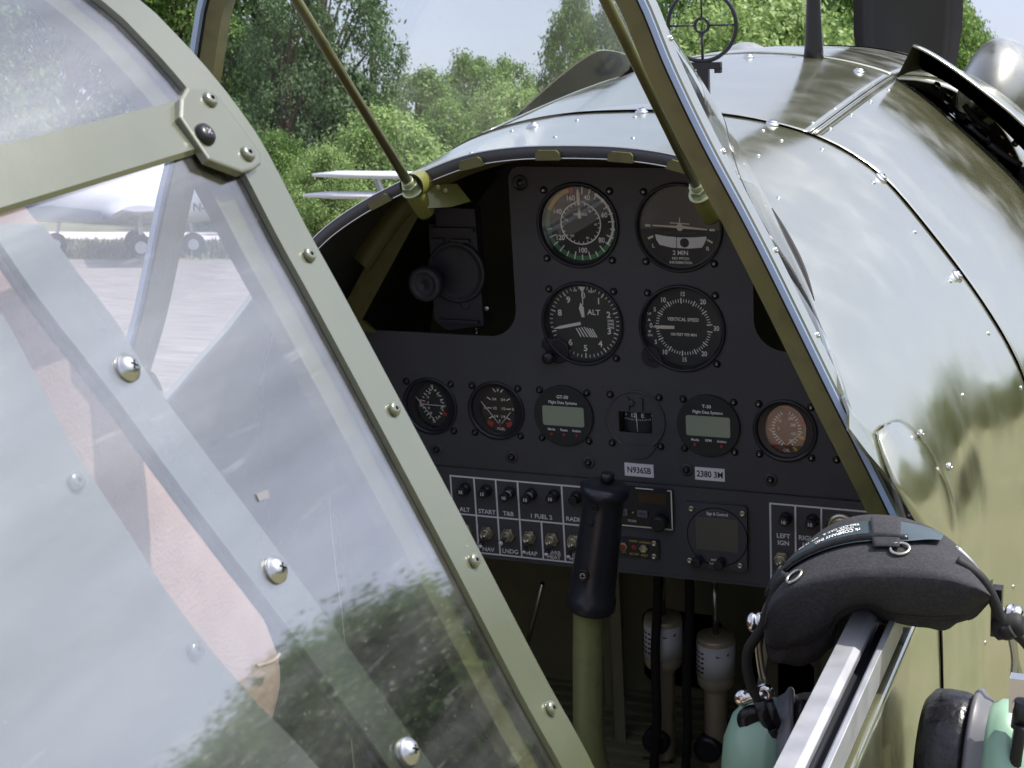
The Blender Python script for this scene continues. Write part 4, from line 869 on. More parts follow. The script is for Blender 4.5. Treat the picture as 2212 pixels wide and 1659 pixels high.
# radio
m = MB('black_plastic'); m.box((-55, -6, -103), (35, 8, -63.5)); g = m.build('radio', AC); m = MB('ink_cream')
for q in (((-18, -102.4), (21, -102.4)), ((24, -102.4), (34, -102.4)), ((34, -102.4), (34, -64.2)), ((31, -64.2), (34, -64.2)), ((0, -64.2), (16, -64.2))): seg(q[0], q[1], 1.3, 6.1)
m.text('TCXO', 3, F(6.1), (-5, -97.4)); m.build('lettering', g)
m = MB('amber_window'); m.box((2, -6.3, -78), (29, -5.9, -68)); m.build('display', g)
for x, w_, t in ((-12.5, 8, 'A'), (5.8, 10, 'VFO')):
    m = MB('cup_grey'); m.box((x - w_ / 2, -8, -92), (x + w_ / 2, -6, -85.5)); m.set('ink_black'); m.text(t, 3.2, F(8.1), (x, -88.8)); m.build('button', g)
m = MB('black_plastic'); m.lathe((23, -6, -95), (0, -1, 0), [(7.5, 0), (7.2, 9), (6, 10)], 24); m.build('knob', g)
m = MB('copper'); m.lathe((-3.8, -6, -89), (0, -1, 0), [(1.4, 0), (1.2, 1), (.2, 1.4)], 10); m.build('lamp', g)
# alternator warning box
m = MB('black_plastic'); m.box((-24, -5, -134), (20, -3, -115.2)); g = m.build('warning_light_box', AC)
m = MB('nut_metal'); m.lathe((-14.9, -5, -124), (0, -1, 0), [(4.3, 0), (4.3, 2), (3, 2.2), (2.6, 1)], 6, smooth=False); m.lathe((5.2, -5, -124.3), (0, -1, 0), [(4.3, 0), (4.3, 2), (3, 2.2), (2.6, 1)], 6, smooth=False); m.build('bezel_nut', g)
m = MB('ink_red'); m.lathe((-14.9, -5, -124), (0, -1, 0), [(2.4, 1), (2, 2.2)], 14); m.lathe((-4.6, -5, -124), (0, -1, 0), [(2.4, 0), (2, .6)], 14); m.build('lamp', g)
m = MB('ink_yellow'); 
for t, x, z in (('ON', -14.9, -130), ('ALT 5W', -4.6, -131), ('RESET', 5.5, -131.4), ('WARN', -5, -118), ('NORMAL', 6.5, -118.4)): m.text(t, 2.9, F(5.1), (x, z), .9)
m.build('lettering', g)
for x, z in ((15.6, -118), (15, -131.2)): place(P_SOC, g, (x, -5, z), (0, -1, 0))
# square digital instrument
cu, cv = 76, -105; m = MB('panel_sheet'); q = 29.5
m.prism(arc(cu - q + 3, cv - 32 + 3, 3, 180, 270, 4) + arc(cu + q - 6, cv - 32 + 6, 6, 270, 330, 4) + arc(cu + q - 3, cv + 32 - 3, 3, 0, 90, 4) + arc(cu - q + 3, cv + 32 - 3, 3, 90, 180, 4), [], -7, -3); g = m.build('engine_monitor', AC)
m = MB('black_void'); annulus(m, cu + 1, cv, 28, 28.8, 0, 360, 7.1, 60); m.set('ink_white'); m.text('Sign & Control', 4.2, F(7.1), (cu + 1.5, cv + 22.4), .8); m.text('MODE', 3, F(7.1), (cu - 1, cv - 23), 1.0); m.text('Select', 3.4, F(7.1), (cu - 3, cv - 27)); m.build('lettering', g)
m = MB('lcd_dark'); m.box((cu - 19, -7.4, cv - 13.5), (cu + 21, -7.0, cv + 18.5)); m.build('display', g)
for x, z in ((53.3, -79.2), (101.5, -79.5), (50.3, -130.6), (98.3, -130.8)): place(P_SOC, g, (x, -7, z), (0, -1, 0))
for x in (59.5, 81): m = MB('black_plastic'); m.lathe((x, -7, -128.2), (0, -1, 0), [(4, 0), (4.6, 3), (4.6, 12), (3.8, 13)], 22); m.build('knob', g)

# ------------------------------------------------------------------ windscreen: bow, struts, sheet, fairings
YB = -381
RI = [(0, 497), (60, 478), (100, 446), (129, 408), (149, 360), (172, 311), (206, 246), (254, 147), (287, 80), (318, 12)]
LI = [(0, 497), (-70, 484), (-125, 452), (-153, 416), (-165, 384), (-176, 350), (-206, 278), (-225, 228), (-243, 181), (-262, 140), (-290, 80), (-316, 20)]
bowc = resample([V(x, YB, z) for x, z in LI[::-1]] + [V(x, YB, z) for x, z in RI[1:]], 120)
def outn(c, i, up=V(0, 1, 0)):
    d = (c[min(i + 1, len(c) - 1)] - c[max(i - 1, 0)]).normalized(); return V(-d[2], 0, d[0])
def bowstrip(name, o0, o1, y0, y1, mt, parent=AC, c=None, smooth=True):
    c = c or bowc; m = MB(mt)
    rows = [[p + outn(c, i) * o + V(0, y, 0) for i, p in enumerate(c)] for o, y in ((o0, y0), (o1, y0), (o1, y1), (o0, y1))]
    for k in range(4): m.grid([rows[k], rows[(k + 1) % 4]], smooth)
    return m.build(name, parent)
wf = bowstrip('windscreen_frame', 0, 12.0, 0, 13, 'olive_paint')
bowstrip('rubber_seal', 12.2, 15.0, 0.5, 26, 'black_rubber', wf)
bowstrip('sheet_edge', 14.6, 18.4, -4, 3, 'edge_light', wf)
bowstrip('outer_trim', 18.6, 20.0, -2, 12, 'olive_gloss', wf)
base = [(0, 78), (45, 55), (83, 18), (130, -82), (162, -148), (199, -225), (224, -277), (257, -355), (281, -397)]
def onskin(x, y, off=1.5):
    a, b = 0.0, 1.7
    for _ in range(30):
        t = (a + b) / 2
        if SK(t, y).x < x: a = t
        else: b = t
    return SK(a, y, off)
bR = [onskin(x, y) for x, y in base] + [V(300, -400, 134), V(313, -392, 60)]
bL = [V(-p.x, p.y, p.z) for p in bR]
bc = resample(bL[::-1] + bR[1:], 120)
m = MB('windscreen_glass'); rows = []
for k in range(25):
    u = k / 24
    row = []
    for i in range(121):
        a = bowc[i] + outn(bowc, i) * 16.6 + V(0, 2, 0); b = bc[i]; p = a.lerp(b, u); w = math.sin(math.pi * u) * 3
        p = p + outn(bowc, i) * w * 0.9; row.append(p)
    rows.append(row)
m.grid(rows); gl = m.build('windscreen', AC)
m = MB('black_rubber'); m.tube([p + V(0, 0, 0.3) for p in bc[88:102]], lambda t: .3 + 2.2 * math.sin(math.pi * t), 8); m.build('base_shadow_line', gl)  # tapered black strip drawn in as the shadow line at the glass base
for i in (70, 80, 88, 95, 101, 106, 111):
    p = bowc[i] + outn(bowc, i) * 20 + V(0, 10, 0); o = place(P_RIV, wf, p, outn(bowc, i) + V(0, -.4, 0)); o.scale = (.7,) * 3
# struts from the coaming brackets up to the bow
for nm, npx, far, body, cap in (('L', (890, 408), AY(640, 0, -285), (927, 468), 1), ('R', (1512, 416), AY(1308, 0, -300), (1530, 445), 1)):
    yb = -150 if nm == 'L' else -165
    a = AY(*npx, yb); d = (far - a).normalized(); L = (-390 - a.y) / d.y
    m = MB('olive_paint'); m.cyl(a - d * 4, a + d * min(L, 330), 4.1, 18, 4.1); so = m.build('windscreen_strut', AC)
    m = MB('cad_green'); m.lathe(a - d * 2, d, [(9.6, 0), (9.6, 1.6), (8.2, 1.8)], 24); m.lathe(a - d * 0.2, d, [(7.6, 0), (7.6, 6.2)], 6, smooth=False); m.lathe(a + d * 6, d, [(5.2, 0), (5.2, 5)], 20); m.build('lock_nut', so)
    m = MB('zinc_chromate'); m.lathe(a - d * 2, -d, [(8.0, 0), (8.4, 2), (8.4, 26), (7.6, 29), (3.6, 30.5), (3.6, 33), (0.2, 33.4)], 28)
    q = a - d * 10
    if nm == 'L':
        m.grid([[q + V(2, 2, 8), q + V(13, 18, 7), q + V(22, 34, 5)], [q + V(8, 2, -10), q + V(22, 18, -12), q + V(34, 34, -10)]], smooth=True)
        m.lathe(q + V(16, 10, 6), V(-.1, -1, .1), [(2.6, 0), (2.6, 2), (1, 3)], 14); m.lathe(q + V(22, 12, 3), V(-.1, -1, .1), [(2.6, 0), (2.6, 2), (1, 3)], 14)
    else: m.grid([[q + V(2, 2, 8), q + V(4, 34, 10)], [q + V(10, 2, -8), q + V(12, 34, -6)]])
    m.build('strut_socket', so)
m = MB('zinc_chromate'); q = AY(915, 392, -128); m.lathe(q + V(0, -24, 0), (0, 1, 0), [(11, 0), (11, 22)], 24, cap=False); m.lathe(q + V(0, -24, 0), (0, 1, 0), [(9, 22), (9, 0)], 24, cap=False); m.build('strut_bracket', AC)
# lower corner fairings
for sgn in (1, -1):
    Lp = [(1889, 932), (1894, 962), (1906, 1000), (1926, 1050), (1955, 1100), (1992, 1162), (2036, 1250), (2070, 1330)]
    Rp = [(1903, 914), (1938, 906), (1984, 944), (2024, 1008), (2050, 1070), (2066, 1140), (2078, 1240), (2084, 1330)]
    def onside(px, py):
        x = 345.0
        while x > 200:
            p = AX(px, py, x); xs = 203
            for (z0, x0), (z1, x1) in zip([(220, 202), (190, 246), (145, 283), (95, 308), (40, 324), (-60, 331)], [(190, 246), (145, 283), (95, 308), (40, 324), (-60, 331), (-600, 331)]):
                if z1 <= p.z <= z0: xs = lerp(x0, x1, (z0 - p.z) / (z0 - z1)) + 2
            if x <= xs: return p
            x -= 0.4
        return p
    A = resample([onside(*p) for p in Lp], 26); B = resample([onside(*p) for p in Rp], 26)
    rows = []
    for i in range(27):
        u = i / 26; row = []
        for j in range(13):
            w = j / 12; p = A[i].lerp(B[i], w); b = math.sin(math.pi * min(1, w * 0.94 + 0.03)) ** 0.8 * (2 + 6 * math.sin(math.pi * min(1, u * 1.2 + 0.06)))
            p = p + V(b + 1.5, 0, 0.3 * b); p.x *= sgn; row.append(p)
        rows.append(row)
    m = MB('olive_gloss'); m.grid(rows); fa = m.build('windscreen_fairing', AC)
    s_ = fa.modifiers.new('thickness', 'SOLIDIFY'); s_.thickness = 0.0016
    if sgn > 0:
        for px, py in ((1963, 941), (2025, 1012)): p = onside(px, py) + V(8, 0, 2); place(P_RIV, fa, p, (1, -.2, .4))

# ring sight, mast and propeller
hb_ = hit(1518, 236)[0]; YR = hb_.y
m = MB('black_plastic'); c = AY(1516, 55, YR); rr = 74 / 3697 * (c - TC).length
def torus(mb, c, r, t, n=72, k=12):
    rows = []
    for i in range(n):
        a = 2 * math.pi * i / n; e = V(math.cos(a), 0, math.sin(a)); rows.append([c + e * (r + t * math.cos(b)) + V(0, t * math.sin(b), 0) for b in [2 * math.pi * j / k for j in range(k)]])
    mb.grid(rows, close_u=True, close_v=True)
torus(m, c, rr, 1.9); torus(m, c, rr * 0.2, 1.5, 32)
for a in (0, 90, 180, 270): e = V(math.cos(R(a)), 0, math.sin(R(a))); m.cyl(c + e * rr * .2, c + e * rr, 0.9 if a != 270 else 1.3, 10)
b0 = c - V(0, 0, rr); zb = hb_.z
m.box((b0.x - 19, YR - 2.5, b0.z - 7), (b0.x + 17, YR + 2.5, b0.z - 1)); m.box((b0.x - 19, YR - 2.5, b0.z - 10.5), (b0.x - 13, YR + 2.5, b0.z - 6)); m.box((b0.x + 11, YR - 2.5, b0.z - 10.5), (b0.x + 17, YR + 2.5, b0.z - 6))
m.box((b0.x - 5.5, YR - 2, zb - 4), (b0.x + 5.5, YR + 3, b0.z - 3)); m.build('ring_sight', AC)
m = MB('black_plastic'); p = AY(1757, 128, 424); p = onskin(p.x, 426, 0); m.lathe(p, (0, 0, 1), [(11, -3), (9.8, 12), (6, 90), (4.8, 140), (4.6, 240)], 24); m.build('aerial_mast', AC)
m = MB('grey_plastic'); x0 = AY(1855, 95, 1450).x; x1 = AY(2070, 115, 1450).x; rows = []
for k in range(21):
    u = k / 20; z = lerp(-60, 1000, u); tw = R(lerp(34, 12, u)); ch = lerp(.62, 1, min(1, u * 4)) * (x1 - x0) / math.cos(R(28)) * (1 if u < .8 else lerp(1, .5, (u - .8) / .2)); xc = (x0 + x1) / 2
    rows.append([V(xc + q * ch * math.cos(tw) - t * math.sin(tw), 1450 + q * ch * math.sin(tw) + t * math.cos(tw), z) for q, t in ((-.5, 0), (-.3, 9), (0, 11), (.3, 7), (.5, 0), (.3, -3), (0, -4), (-.3, -3))])
m.grid(rows, close_u=True); m.mats[0] = 'black_plastic'; pb = m.build('propeller_blade', AC)
for a in (120, 240):
    q = pb.copy(); COL.objects.link(q); q.parent = AC; q.matrix_local = Matrix.Translation(V(0, 1.45, -.06)) @ Matrix.Rotation(R(a), 4, 'Y') @ Matrix.Translation(V(0, -1.45, .06))
m = MB('olive_gloss'); m.lathe((0, 1335, -60), (0, 1, 0), [(200, 0), (205, 10), (190, 120), (150, 230), (90, 310), (0.2, 350)], 48); m.build('spinner', AC)

# ------------------------------------------------------------------ sliding canopy
C870 = [(0, 500), (60, 484), (109, 451), (125, 437), (139, 422), (150, 408), (159, 394), (173, 365), (187, 338), (227, 258), (258, 194), (277, 157), (300, 100), (311, 56)]
C992 = [(0, 500), (60, 484), (109, 446), (140, 410), (164, 378), (177, 362), (189, 342), (218, 303), (245, 266), (275, 223), (305, 170), (325, 112), (331, 56)]
C1045 = [(0, 500), (60, 486), (120, 450), (160, 410), (186, 374), (201, 347), (215, 322), (250, 278), (271, 253), (310, 195), (333, 120), (337, 56)]
C1300 = [(0, 470), (60, 456), (120, 425), (160, 390), (190, 352), (215, 316), (250, 268), (285, 220), (318, 160), (334, 110), (337, 56)]
C1750 = [(0, 330), (60, 322), (120, 300), (170, 270), (220, 225), (262, 180), (300, 130), (325, 90), (333, 56)]
def full(c, y):
    r = resample([V(x, y, z) for x, z in c], 60); return [V(-p.x, p.y, p.z) for p in r[::-1]] + r[1:]
CS = [(-870, full(C870, -870)), (-1500, full(C870, -1500)), (-1800, full(C1750, -1800))]
def csec(y):
    for (y0, a), (y1, b) in zip(CS[:-1], CS[1:]):
        if y1 <= y <= y0:
            t = (y - y0) / (y1 - y0); return [p.lerp(q, t) for p, q in zip(a, b)]
    return [V(p.x, y, p.z) for p in CS[0][1]]
CAN = empty('sliding_canopy', AC)
def cstrip(name, y0, y1, o0, o1, mt, parent, ny=3, i0=0, i1=120):
    m = MB(mt); ys = [lerp(y0, y1, k / ny) for k in range(ny + 1)]
    T = []; Bm = []
    for y in ys:
        c = csec(y); T.append([c[i] + outn(c, i) * o1 for i in range(i0, i1 + 1)]); Bm.append([c[i] + outn(c, i) * o0 for i in range(i0, i1 + 1)])
    m.grid(T); m.grid(Bm)
    m.grid([T[0], Bm[0]], False); m.grid([T[-1], Bm[-1]], False)
    m.face([m.vert(p) for p in (T[0][0], T[-1][0], Bm[-1][0], Bm[0][0])]); m.face([m.vert(p) for p in (T[0][-1], T[-1][-1], Bm[-1][-1], Bm[0][-1])])
    return m.build(name, parent)
fb = cstrip('front_frame', -870, -890.5, 0, 2.4, 'olive_strap', CAN)
cstrip('sheet_edge', -871, -889.6, -2.6, -0.1, 'black_rubber', CAN)
cstrip('inner_hoop', -891, -904, -11, -5, 'olive_paint', CAN)
cstrip('inner_hoop', -872, -886, -14, -3, 'olive_dark', CAN)
cg = cstrip('canopy_glass', -889, -1500, -0.4, 0.0, 'canopy_glass', CAN, ny=30)
# lengthwise strap over the shoulder of the glazing
def cpoint(px, py, off=0.0, y0=-860, y1=-1300):
    # where the ray meets the canopy surface
    best = None; y = y0
    while y > y1:
        c = csec(y); p = AY(px, py, y)
        for i in range(60, 120):
            a, b = c[i], c[i + 1]
            if min(a.x, b.x) <= p.x <= max(a.x, b.x):
                zz = lerp(a.z, b.z, (p.x - a.x) / (b.x - a.x)); dz = p.z - zz
                if best is None or abs(dz) < abs(best[0]): best = (dz, p.copy(), i)
                break
        y -= 0.5
    dz, p, i = best; c = csec(p.y); n = outn(c, i); return p + n * off, n
m = MB('olive_strap'); T = []
tp, _n = cpoint(387, 254); bp_, _n = cpoint(448, 345)
c0 = csec(-890)
def arcf(p):
    c = csec(p.y)
    return min(((lerp(c[i].x, c[i + 1].x, k / 8) - p.x) ** 2 + (lerp(c[i].z, c[i + 1].z, k / 8) - p.z) ** 2, i + k / 8) for i in range(60, 120) for k in range(8))[1]
def onarc(a, y, off=0.0):
    c = csec(y); i = max(0, min(119, int(a))); return c[i].lerp(c[i + 1], a - i) + outn(c, i) * off
def arcpos(c, p):
    return min(range(60, 121), key=lambda i: (c[i].x - p.x) ** 2 + (c[i].z - p.z) ** 2)
ia, ib = arcpos(c0, AY(387, 254, -892)), arcpos(c0, AY(450, 345, -892))
for k in range(25):
    u = k / 24; y = lerp(-880, -1180, u); c = csec(y); sh = 0
    T.append([c[i] + outn(c, i) * 2.7 for i in range(ia, ib + 1)])
A_ = m.grid(T); B_ = m.grid([[p - V(0.6, 0, 2.0) for p in r] for r in T]); m.grid([[r[0] for r in T], [r[0] - V(.6, 0, 2) for r in T]], False); m.grid([[r[-1] for r in T], [r[-1] - V(.6, 0, 2) for r in T]], False)
m.build('shoulder_strap', CAN)
def edgeline(pxs, n=60): return resample([cpoint(x, y, 0, -872, -1420)[0] for x, y in pxs], n)
FE = edgeline([(100, 480), (172, 580), (263, 696), (350, 836), (550, 1106), (737, 1361), (947, 1659), (1060, 1830)])
AE = edgeline([(-20, 478), (35, 561), (110, 663), (243, 836), (443, 1106), (667, 1403), (851, 1659), (960, 1830)])
m = MB('olive_strap'); R0 = []; R1 = []
for p, q in zip(FE, AE):
    fa, fb_ = arcf(p), arcf(q); row = [onarc(lerp(fa, fb_, k / 4), lerp(p.y, q.y, k / 4), -1.6) for k in range(5)]; R0.append(row); R1.append([onarc(lerp(fa, fb_, k / 4), lerp(p.y, q.y, k / 4), -4.4) for k in range(5)])
m.grid(R0); m.grid(R1); m.grid([[r[0] for r in R0], [r[0] for r in R1]]); m.grid([[r[-1] for r in R0], [r[-1] for r in R1]]); m.grid([R0[0], R1[0]])
mb_ = m.build('diagonal_frame', CAN)
m = MB('black_rubber'); m.tube([r[-1] + V(0, -1.2, -.6) for r in R1], 1.3, 6); m.build('edge_seal', CAN)
LE = edgeline([(-60, 520), (0, 600), (67, 680), (197, 930), (310, 1106), (430, 1290), (577, 1472), (738, 1645), (900, 1840)])
m = MB('olive_inner'); R0 = []; R1 = []
for p in LE:
    a_ = arcf(p); ys = [lerp(p.y, -1500, k / 12) for k in range(13)]; R0.append([onarc(a_, y, -9) for y in ys]); R1.append([onarc(a_, y, -11) for y in ys])
m.grid(R0); m.grid(R1); m.grid([[r[0] for r in R0], [r[0] for r in R1]])
sk_ = m.build('tail_fairing', CAN)
m = MB('canopy_skin'); T_ = [[p.copy() for p in csec(lerp(-1500, -1800, k / 8))] for k in range(9)]; m.grid(T_); m.build('tail_cone', CAN)
# corner plate: flat octagon resting on both straps
pp = [(403, 188), (389, 213), (387, 253), (449, 345), (466, 352), (523, 373), (548, 366), (563, 355), (562, 331), (470, 205), (440, 187)]
p1, n1 = AY(450, 200, -880), None; p2 = AY(540, 340, -880); tng = (p2 - p1).normalized(); nn = V(-tng.z, 0, tng.x)
if nn.x < 0: nn = -nn
P0 = AY(500, 270, -880) + nn * 0.5
def onplane(px, py, off=0.0):
    d = ray(px, py); o = P0 + nn * off; return TC + d * ((o - TC).dot(nn) / d.dot(nn))
m = MB('olive_strap'); rim = [onplane(*p, 2.4) for p in pp]; cen = sum(rim, V(0, 0, 0)) / len(rim)
lay = [[cen + (p - cen) * 0.93 + nn * 0.5 for p in rim], [cen + (p - cen) * 0.975 + nn * 0.3 for p in rim], rim, [p - nn * 3 for p in rim]]
ids = m.grid([[q for q in l] for l in lay], False, close_u=True); m.face(ids[0]); pl = m.build('corner_plate', CAN)
for px, py, pr_ in ((452, 216, P_HEX), (441, 292, P_BLK), (533, 333, P_HEX)):
    o = copy(pr_, CAN, onplane(px, py, 2.8) * SM, qn(nn, 0.4)); o.scale = (1.25,) * 3
for px, py in ((655, 558), (838, 890), (1011, 1216), (1177, 1535)):
    d = None; p, n = cpoint(px, py, 2.6, -872, -889); o = copy(P_HEX, CAN, p * SM, qn(n, 0.2)); o.scale = (1.15,) * 3
for px, py in ((275, 795), (595, 1231), (882, 1623)):
    p, n = cpoint(px, py, 0.2, -872, -1420); o = place(P_PAN, CAN, p, n, 0.9); o.scale = (.88,) * 3
for px, py in ((206, 1018), (465, 1388)):
    p, n = cpoint(px, py, -8.6, -872, -1420); o = copy(P_HEX, CAN, p * SM, qn(n, 0.4)); o.scale = (1.2,) * 3
m = MB('aluminium_dull'); p, n = cpoint(565, 1071, 0.4, -890, -1300)
e1 = V(0, 1, 0); e2 = n.cross(e1).normalized(); m.poly([p + e1 * a + e2 * b for a, b in ((-3, -1), (3, -2), (4, 0.6), (-2.6, 1.6))]); m.build('paper_tag', CAN)
# canopy rail: slotted aluminium extrusion on the right sill, and its twin on the left
prof = [(296.6, 50), (307.3, 50), (311.0, 47.6), (311.2, 44), (307, 42), (307, 37), (309.5, 35), (320.5, 35), (322, 37), (322, 42), (318.4, 44), (318.6, 47.6), (320.2, 50), (323.4, 50), (323.4, 31), (296.6, 31)]
for sgn in (1, -1):
    m = MB('aluminium'); x0, x1 = -1900, -452
    a = [m.vert(V(sgn * x, x0, z)) for x, z in prof]; b = [m.vert(V(sgn * x, x1, z)) for x, z in prof]
    for k in range(len(prof)):
        m.set('black_plastic' if 3 <= k <= 9 else 'aluminium'); m.face((a[k], a[(k + 1) % len(prof)], b[(k + 1) % len(prof)], b[k]))  # slot faces of the aluminium coloured black for the dark inside the groove
    m.set('aluminium')
    for t in tessellate_polygon([[V(x, z, 0) for x, z in prof]]): m.face([a[i] for i in t]); m.face([b[i] for i in t])
    ra = m.build('canopy_rail', AC); bv = ra.modifiers.new('bevel', 'BEVEL'); bv.width = 0.0005; bv.segments = 2; bv.limit_method = 'ANGLE'
# seat and harness
m = MB('leather')
def cushion(mb, c, ux, uz, w, h, t, n=16, p=5.0):
    un = ux.cross(uz).normalized(); rows = []
    for s_ in (1, -1):
        rows = []
        for i in range(n + 1):
            a = lerp(-1, 1, i / n); row = []
            for j in range(n + 1):
                b = lerp(-1, 1, j / n); k = (1 - abs(a) ** p) * (1 - abs(b) ** p); r_ = max(abs(a), abs(b))
                q = 1 - 0.045 * (abs(a) * abs(b)) ** 3
                row.append(c + ux * a * w / 2 * q + uz * b * h / 2 * q + un * s_ * t / 2 * max(0, k) ** .45)
            rows.append(row)
        mb.grid(rows, flip=s_ < 0)
P1, P2 = AX(20, 260, 112), AX(600, 1320, 112); up = (P1 - P2).normalized(); P2 = P2 - up * 58; P1 = P1 - up * 6
aft = V(0, -1, 0) - up * (-up.y); aft = (V(0, -1, 0) - up * V(0, -1, 0).dot(up)).normalized()
cushion(m, (P1 + P2) / 2 + aft * 128 - V(20, 0, 0), aft, up, 268, (P1 - P2).length, 50, 40, 5)
cushion(m, (P1 + P2) / 2 + aft * 130 - V(190, 0, 0), aft, up, 250, (P1 - P2).length * .96, 86, 14, 7)
cushion(m, (P1 + P2) / 2 + aft * 60 - V(115, 0, 0), V(1, 0, 0), up, 150, (P1 - P2).length * .96, 80, 14, 7)
seat = m.build('seat_back', AC)
m = MB('leather'); e0 = V(150, -884, 196); pts = [AX(545, 1431, 144), AX(580, 1420, 146), AX(600, 1402, 148), AX(607, 1380, 149), AX(604, 1352, 149)]
pts = [AX(545, 1431, 114), AX(580, 1420, 114), AX(594, 1404, 114)]; m.tube([p + V(4, -3, 0) for p in pts], 0.9, 8, 16); m.build('piping', seat)
m = MB('leather'); cushion(m, V(0, -800, -260), V(1, 0, 0), V(0, 1, 0.1).normalized(), 380, 300, 70, 20, 7); m.build('seat_cushion', AC)

# ------------------------------------------------------------------ headset hung over the front end of the rail
HB = V(310, -455, 50)
HS = empty('headset', m=ROOT @ Matrix.Translation(HB * SM))
tag(HS, 'black padded headset with pale green ear cups hung over the aluminium rail', 'headset')
def hb(m, name, parent=None, recalc=True):
    m.v = [p - HB for p in m.v]; return m.build(name, parent or HS, recalc)
def Q(X, Yv, y): return AY((2880 + X / 1.92) / 1.82278, (1980 + Yv / 1.92) / 1.82278, y)
TQ = [(240,940),(285,700),(430,440),(600,270),(780,150),(960,95),(1160,90),(1350,125),(1550,205),(1720,330),(1850,470),(1925,600),(1962,700)]
RQ = [(242,950),(300,790),(440,672),(580,620),(720,590),(870,572),(1030,562),(1200,560),(1380,562),(1550,575),(1720,605),(1860,650),(1964,706)]
BQ = [(244,960),(265,1110),(325,1228),(460,1240),(620,1215),(745,1090),(835,890),(1010,802),(1170,900),(1380,950),(1600,955),(1800,880),(1966,742)]
NS = 60
T3 = resample([Q(x, y, -428) for x, y in TQ], NS); R3 = resample([Q(x, y, -502) for x, y in RQ], NS); B3 = resample([Q(x, y, -468) for x, y in BQ], NS)
BF = []
for i in range(NS + 1):
    b = B3[i]; BF.append(V(b.x - 4, -430, b.z - 2))
rows = []
for i in range(NS + 1):
    u = i / NS; t, r, b, f = T3[i], R3[i], B3[i], BF[i]
    e = min(1, math.sin(math.pi * u) * 3.2 + 0.02); row = []
    cen = (t + r + b + f) / 4
    outp = (t + r) / 2 - b; outp.y = 0; outp = outp.normalized() if outp.length > 1 else V(0, 0, 1)
    wr = lambda s, k: 2.6 * e * math.sin(s * 24 + k * 1.3) * math.sin(s * 11 + k * .7) + 1.0 * e * math.sin(s * 61 + k * 2.2) + 4.5 * e * math.exp(-((s - .52 + .02 * k) / .035) ** 2) - 3.5 * e * math.exp(-((s - .44 + .015 * k) / .03) ** 2)
    for k in range(9): w = k / 9; row.append(t.lerp(r, w) + outp * (math.sin(math.pi * w) * 6.5 * e) + outp * (-2.2 * e * math.exp(-((w - .45) / .15) ** 2)))
    for k in range(12):
        w = k / 12; bul = math.sin(math.pi * w) ** 0.9 * 7 * e - 5.5 * e * math.exp(-((w - .70) / .05) ** 2); amp = 0.35 + 1.6 * max(0, w - .25)
        row.append(r.lerp(b, w) + V(0, -1, -.25) * bul + V(0, -.8, .5) * wr(u, w * 6) * amp)
    for k in range(6): w = k / 6; row.append(b.lerp(f, w) + V(0, 0, -1) * math.sin(math.pi * w) * 5 * e + V(0, 0, 1) * wr(u, 5 + w))
    for k in range(8): w = k / 8; row.append(f.lerp(t, w) + V(0, 1, 0) * math.sin(math.pi * w) * 5 * e)
    rows.append(row)
seam_pts = [(rows[i][9 + 8] + V(0, -0.8, 0)) for i in range(6, NS - 1)]
m = MB('fabric_black'); ids = m.grid(rows, close_u=True); m.face(ids[0][::-1]); m.face(ids[-1])
pad = hb(m, 'headband_pad')
m = MB('black_rubber'); m.tube(seam_pts, 0.8, 6); hb(m, 'seam', pad)
m = MB('fabric_black'); m.tube([p + V(0, -0.4, 1.5) for p in seam_pts], 1.0, 6); hb(m, 'welt', pad)
# sleeve with print and the two spring bands on top of the pad
def padtop(u, w, off=0.0):
    f = max(0, min(NS - 1e-3, u * NS)); i = int(f); t = T3[i].lerp(T3[i + 1], f - i); r = R3[i].lerp(R3[i + 1], f - i); b = B3[i].lerp(B3[i + 1], f - i)
    e = min(1, math.sin(math.pi * u) * 3.2 + 0.02); o = (t + r) / 2 - b; o.y = 0; o.normalize()
    return t.lerp(r, w) + o * (math.sin(math.pi * max(0, min(1, w))) * 6.5 * e + off)
def w01(u): k = max(0, min(1, (u - .64) / .30)); k = k * k * (3 - 2 * k); return lerp(.26, .02, k), lerp(.62, .22, k)
ts = [padtop(lerp(.05, .97, i / 70), w01(i / 70)[0], 1.0) for i in range(71)]; bs = [padtop(lerp(.05, .97, i / 70), w01(i / 70)[1], 1.0) for i in range(71)]
def up2(i, c): d = (c[min(i + 1, 70)] - c[max(i - 1, 0)]).normalized(); return V(-d.z, 0, d.x)
m = MB('sleeve_label'); i0, i1 = 3, 47
m.grid([[ts[i].lerp(bs[i], w) + up2(i, ts) * (0.3 + 1.2 * math.sin(math.pi * w)) for w in [k / 8 for k in range(9)]] for i in range(i0, i1 + 1)])
sl = hb(m, 'sleeve', pad)
m = MB('vinyl_black'); m.tube([ts[i].lerp(bs[i], .86) + up2(i, ts) * 0.8 for i in range(i0, i1 + 1)], 2.6, 10); hb(m, 'cable_tube', pad)
def sf(off): 
    def f(u, v):   # u along the band 0..1 from left, v across in mm from the middle
        t = u * 70; i = max(0, min(69, int(t))); q = ts[i].lerp(ts[i + 1], t - i); b = bs[i].lerp(bs[i + 1], t - i); w = 0.42 - v / 26.0
        return q.lerp(b, w) + up2(i, ts) * (0.5 + 1.2 * math.sin(math.pi * max(0, min(1, w))) + off)
    return f
def band_text(mb, t, u, v, size, flip=True):
    g = sf(0.35); vs, fs = text_geo(t); L = 250.0
    w = [mb.vert(g(u + (-x if flip else x) * size / L, v + (-y if flip else y) * size)) for x, y in vs]
    for q in fs: mb.face([w[k] for k in q])
m = MB('ink_white')
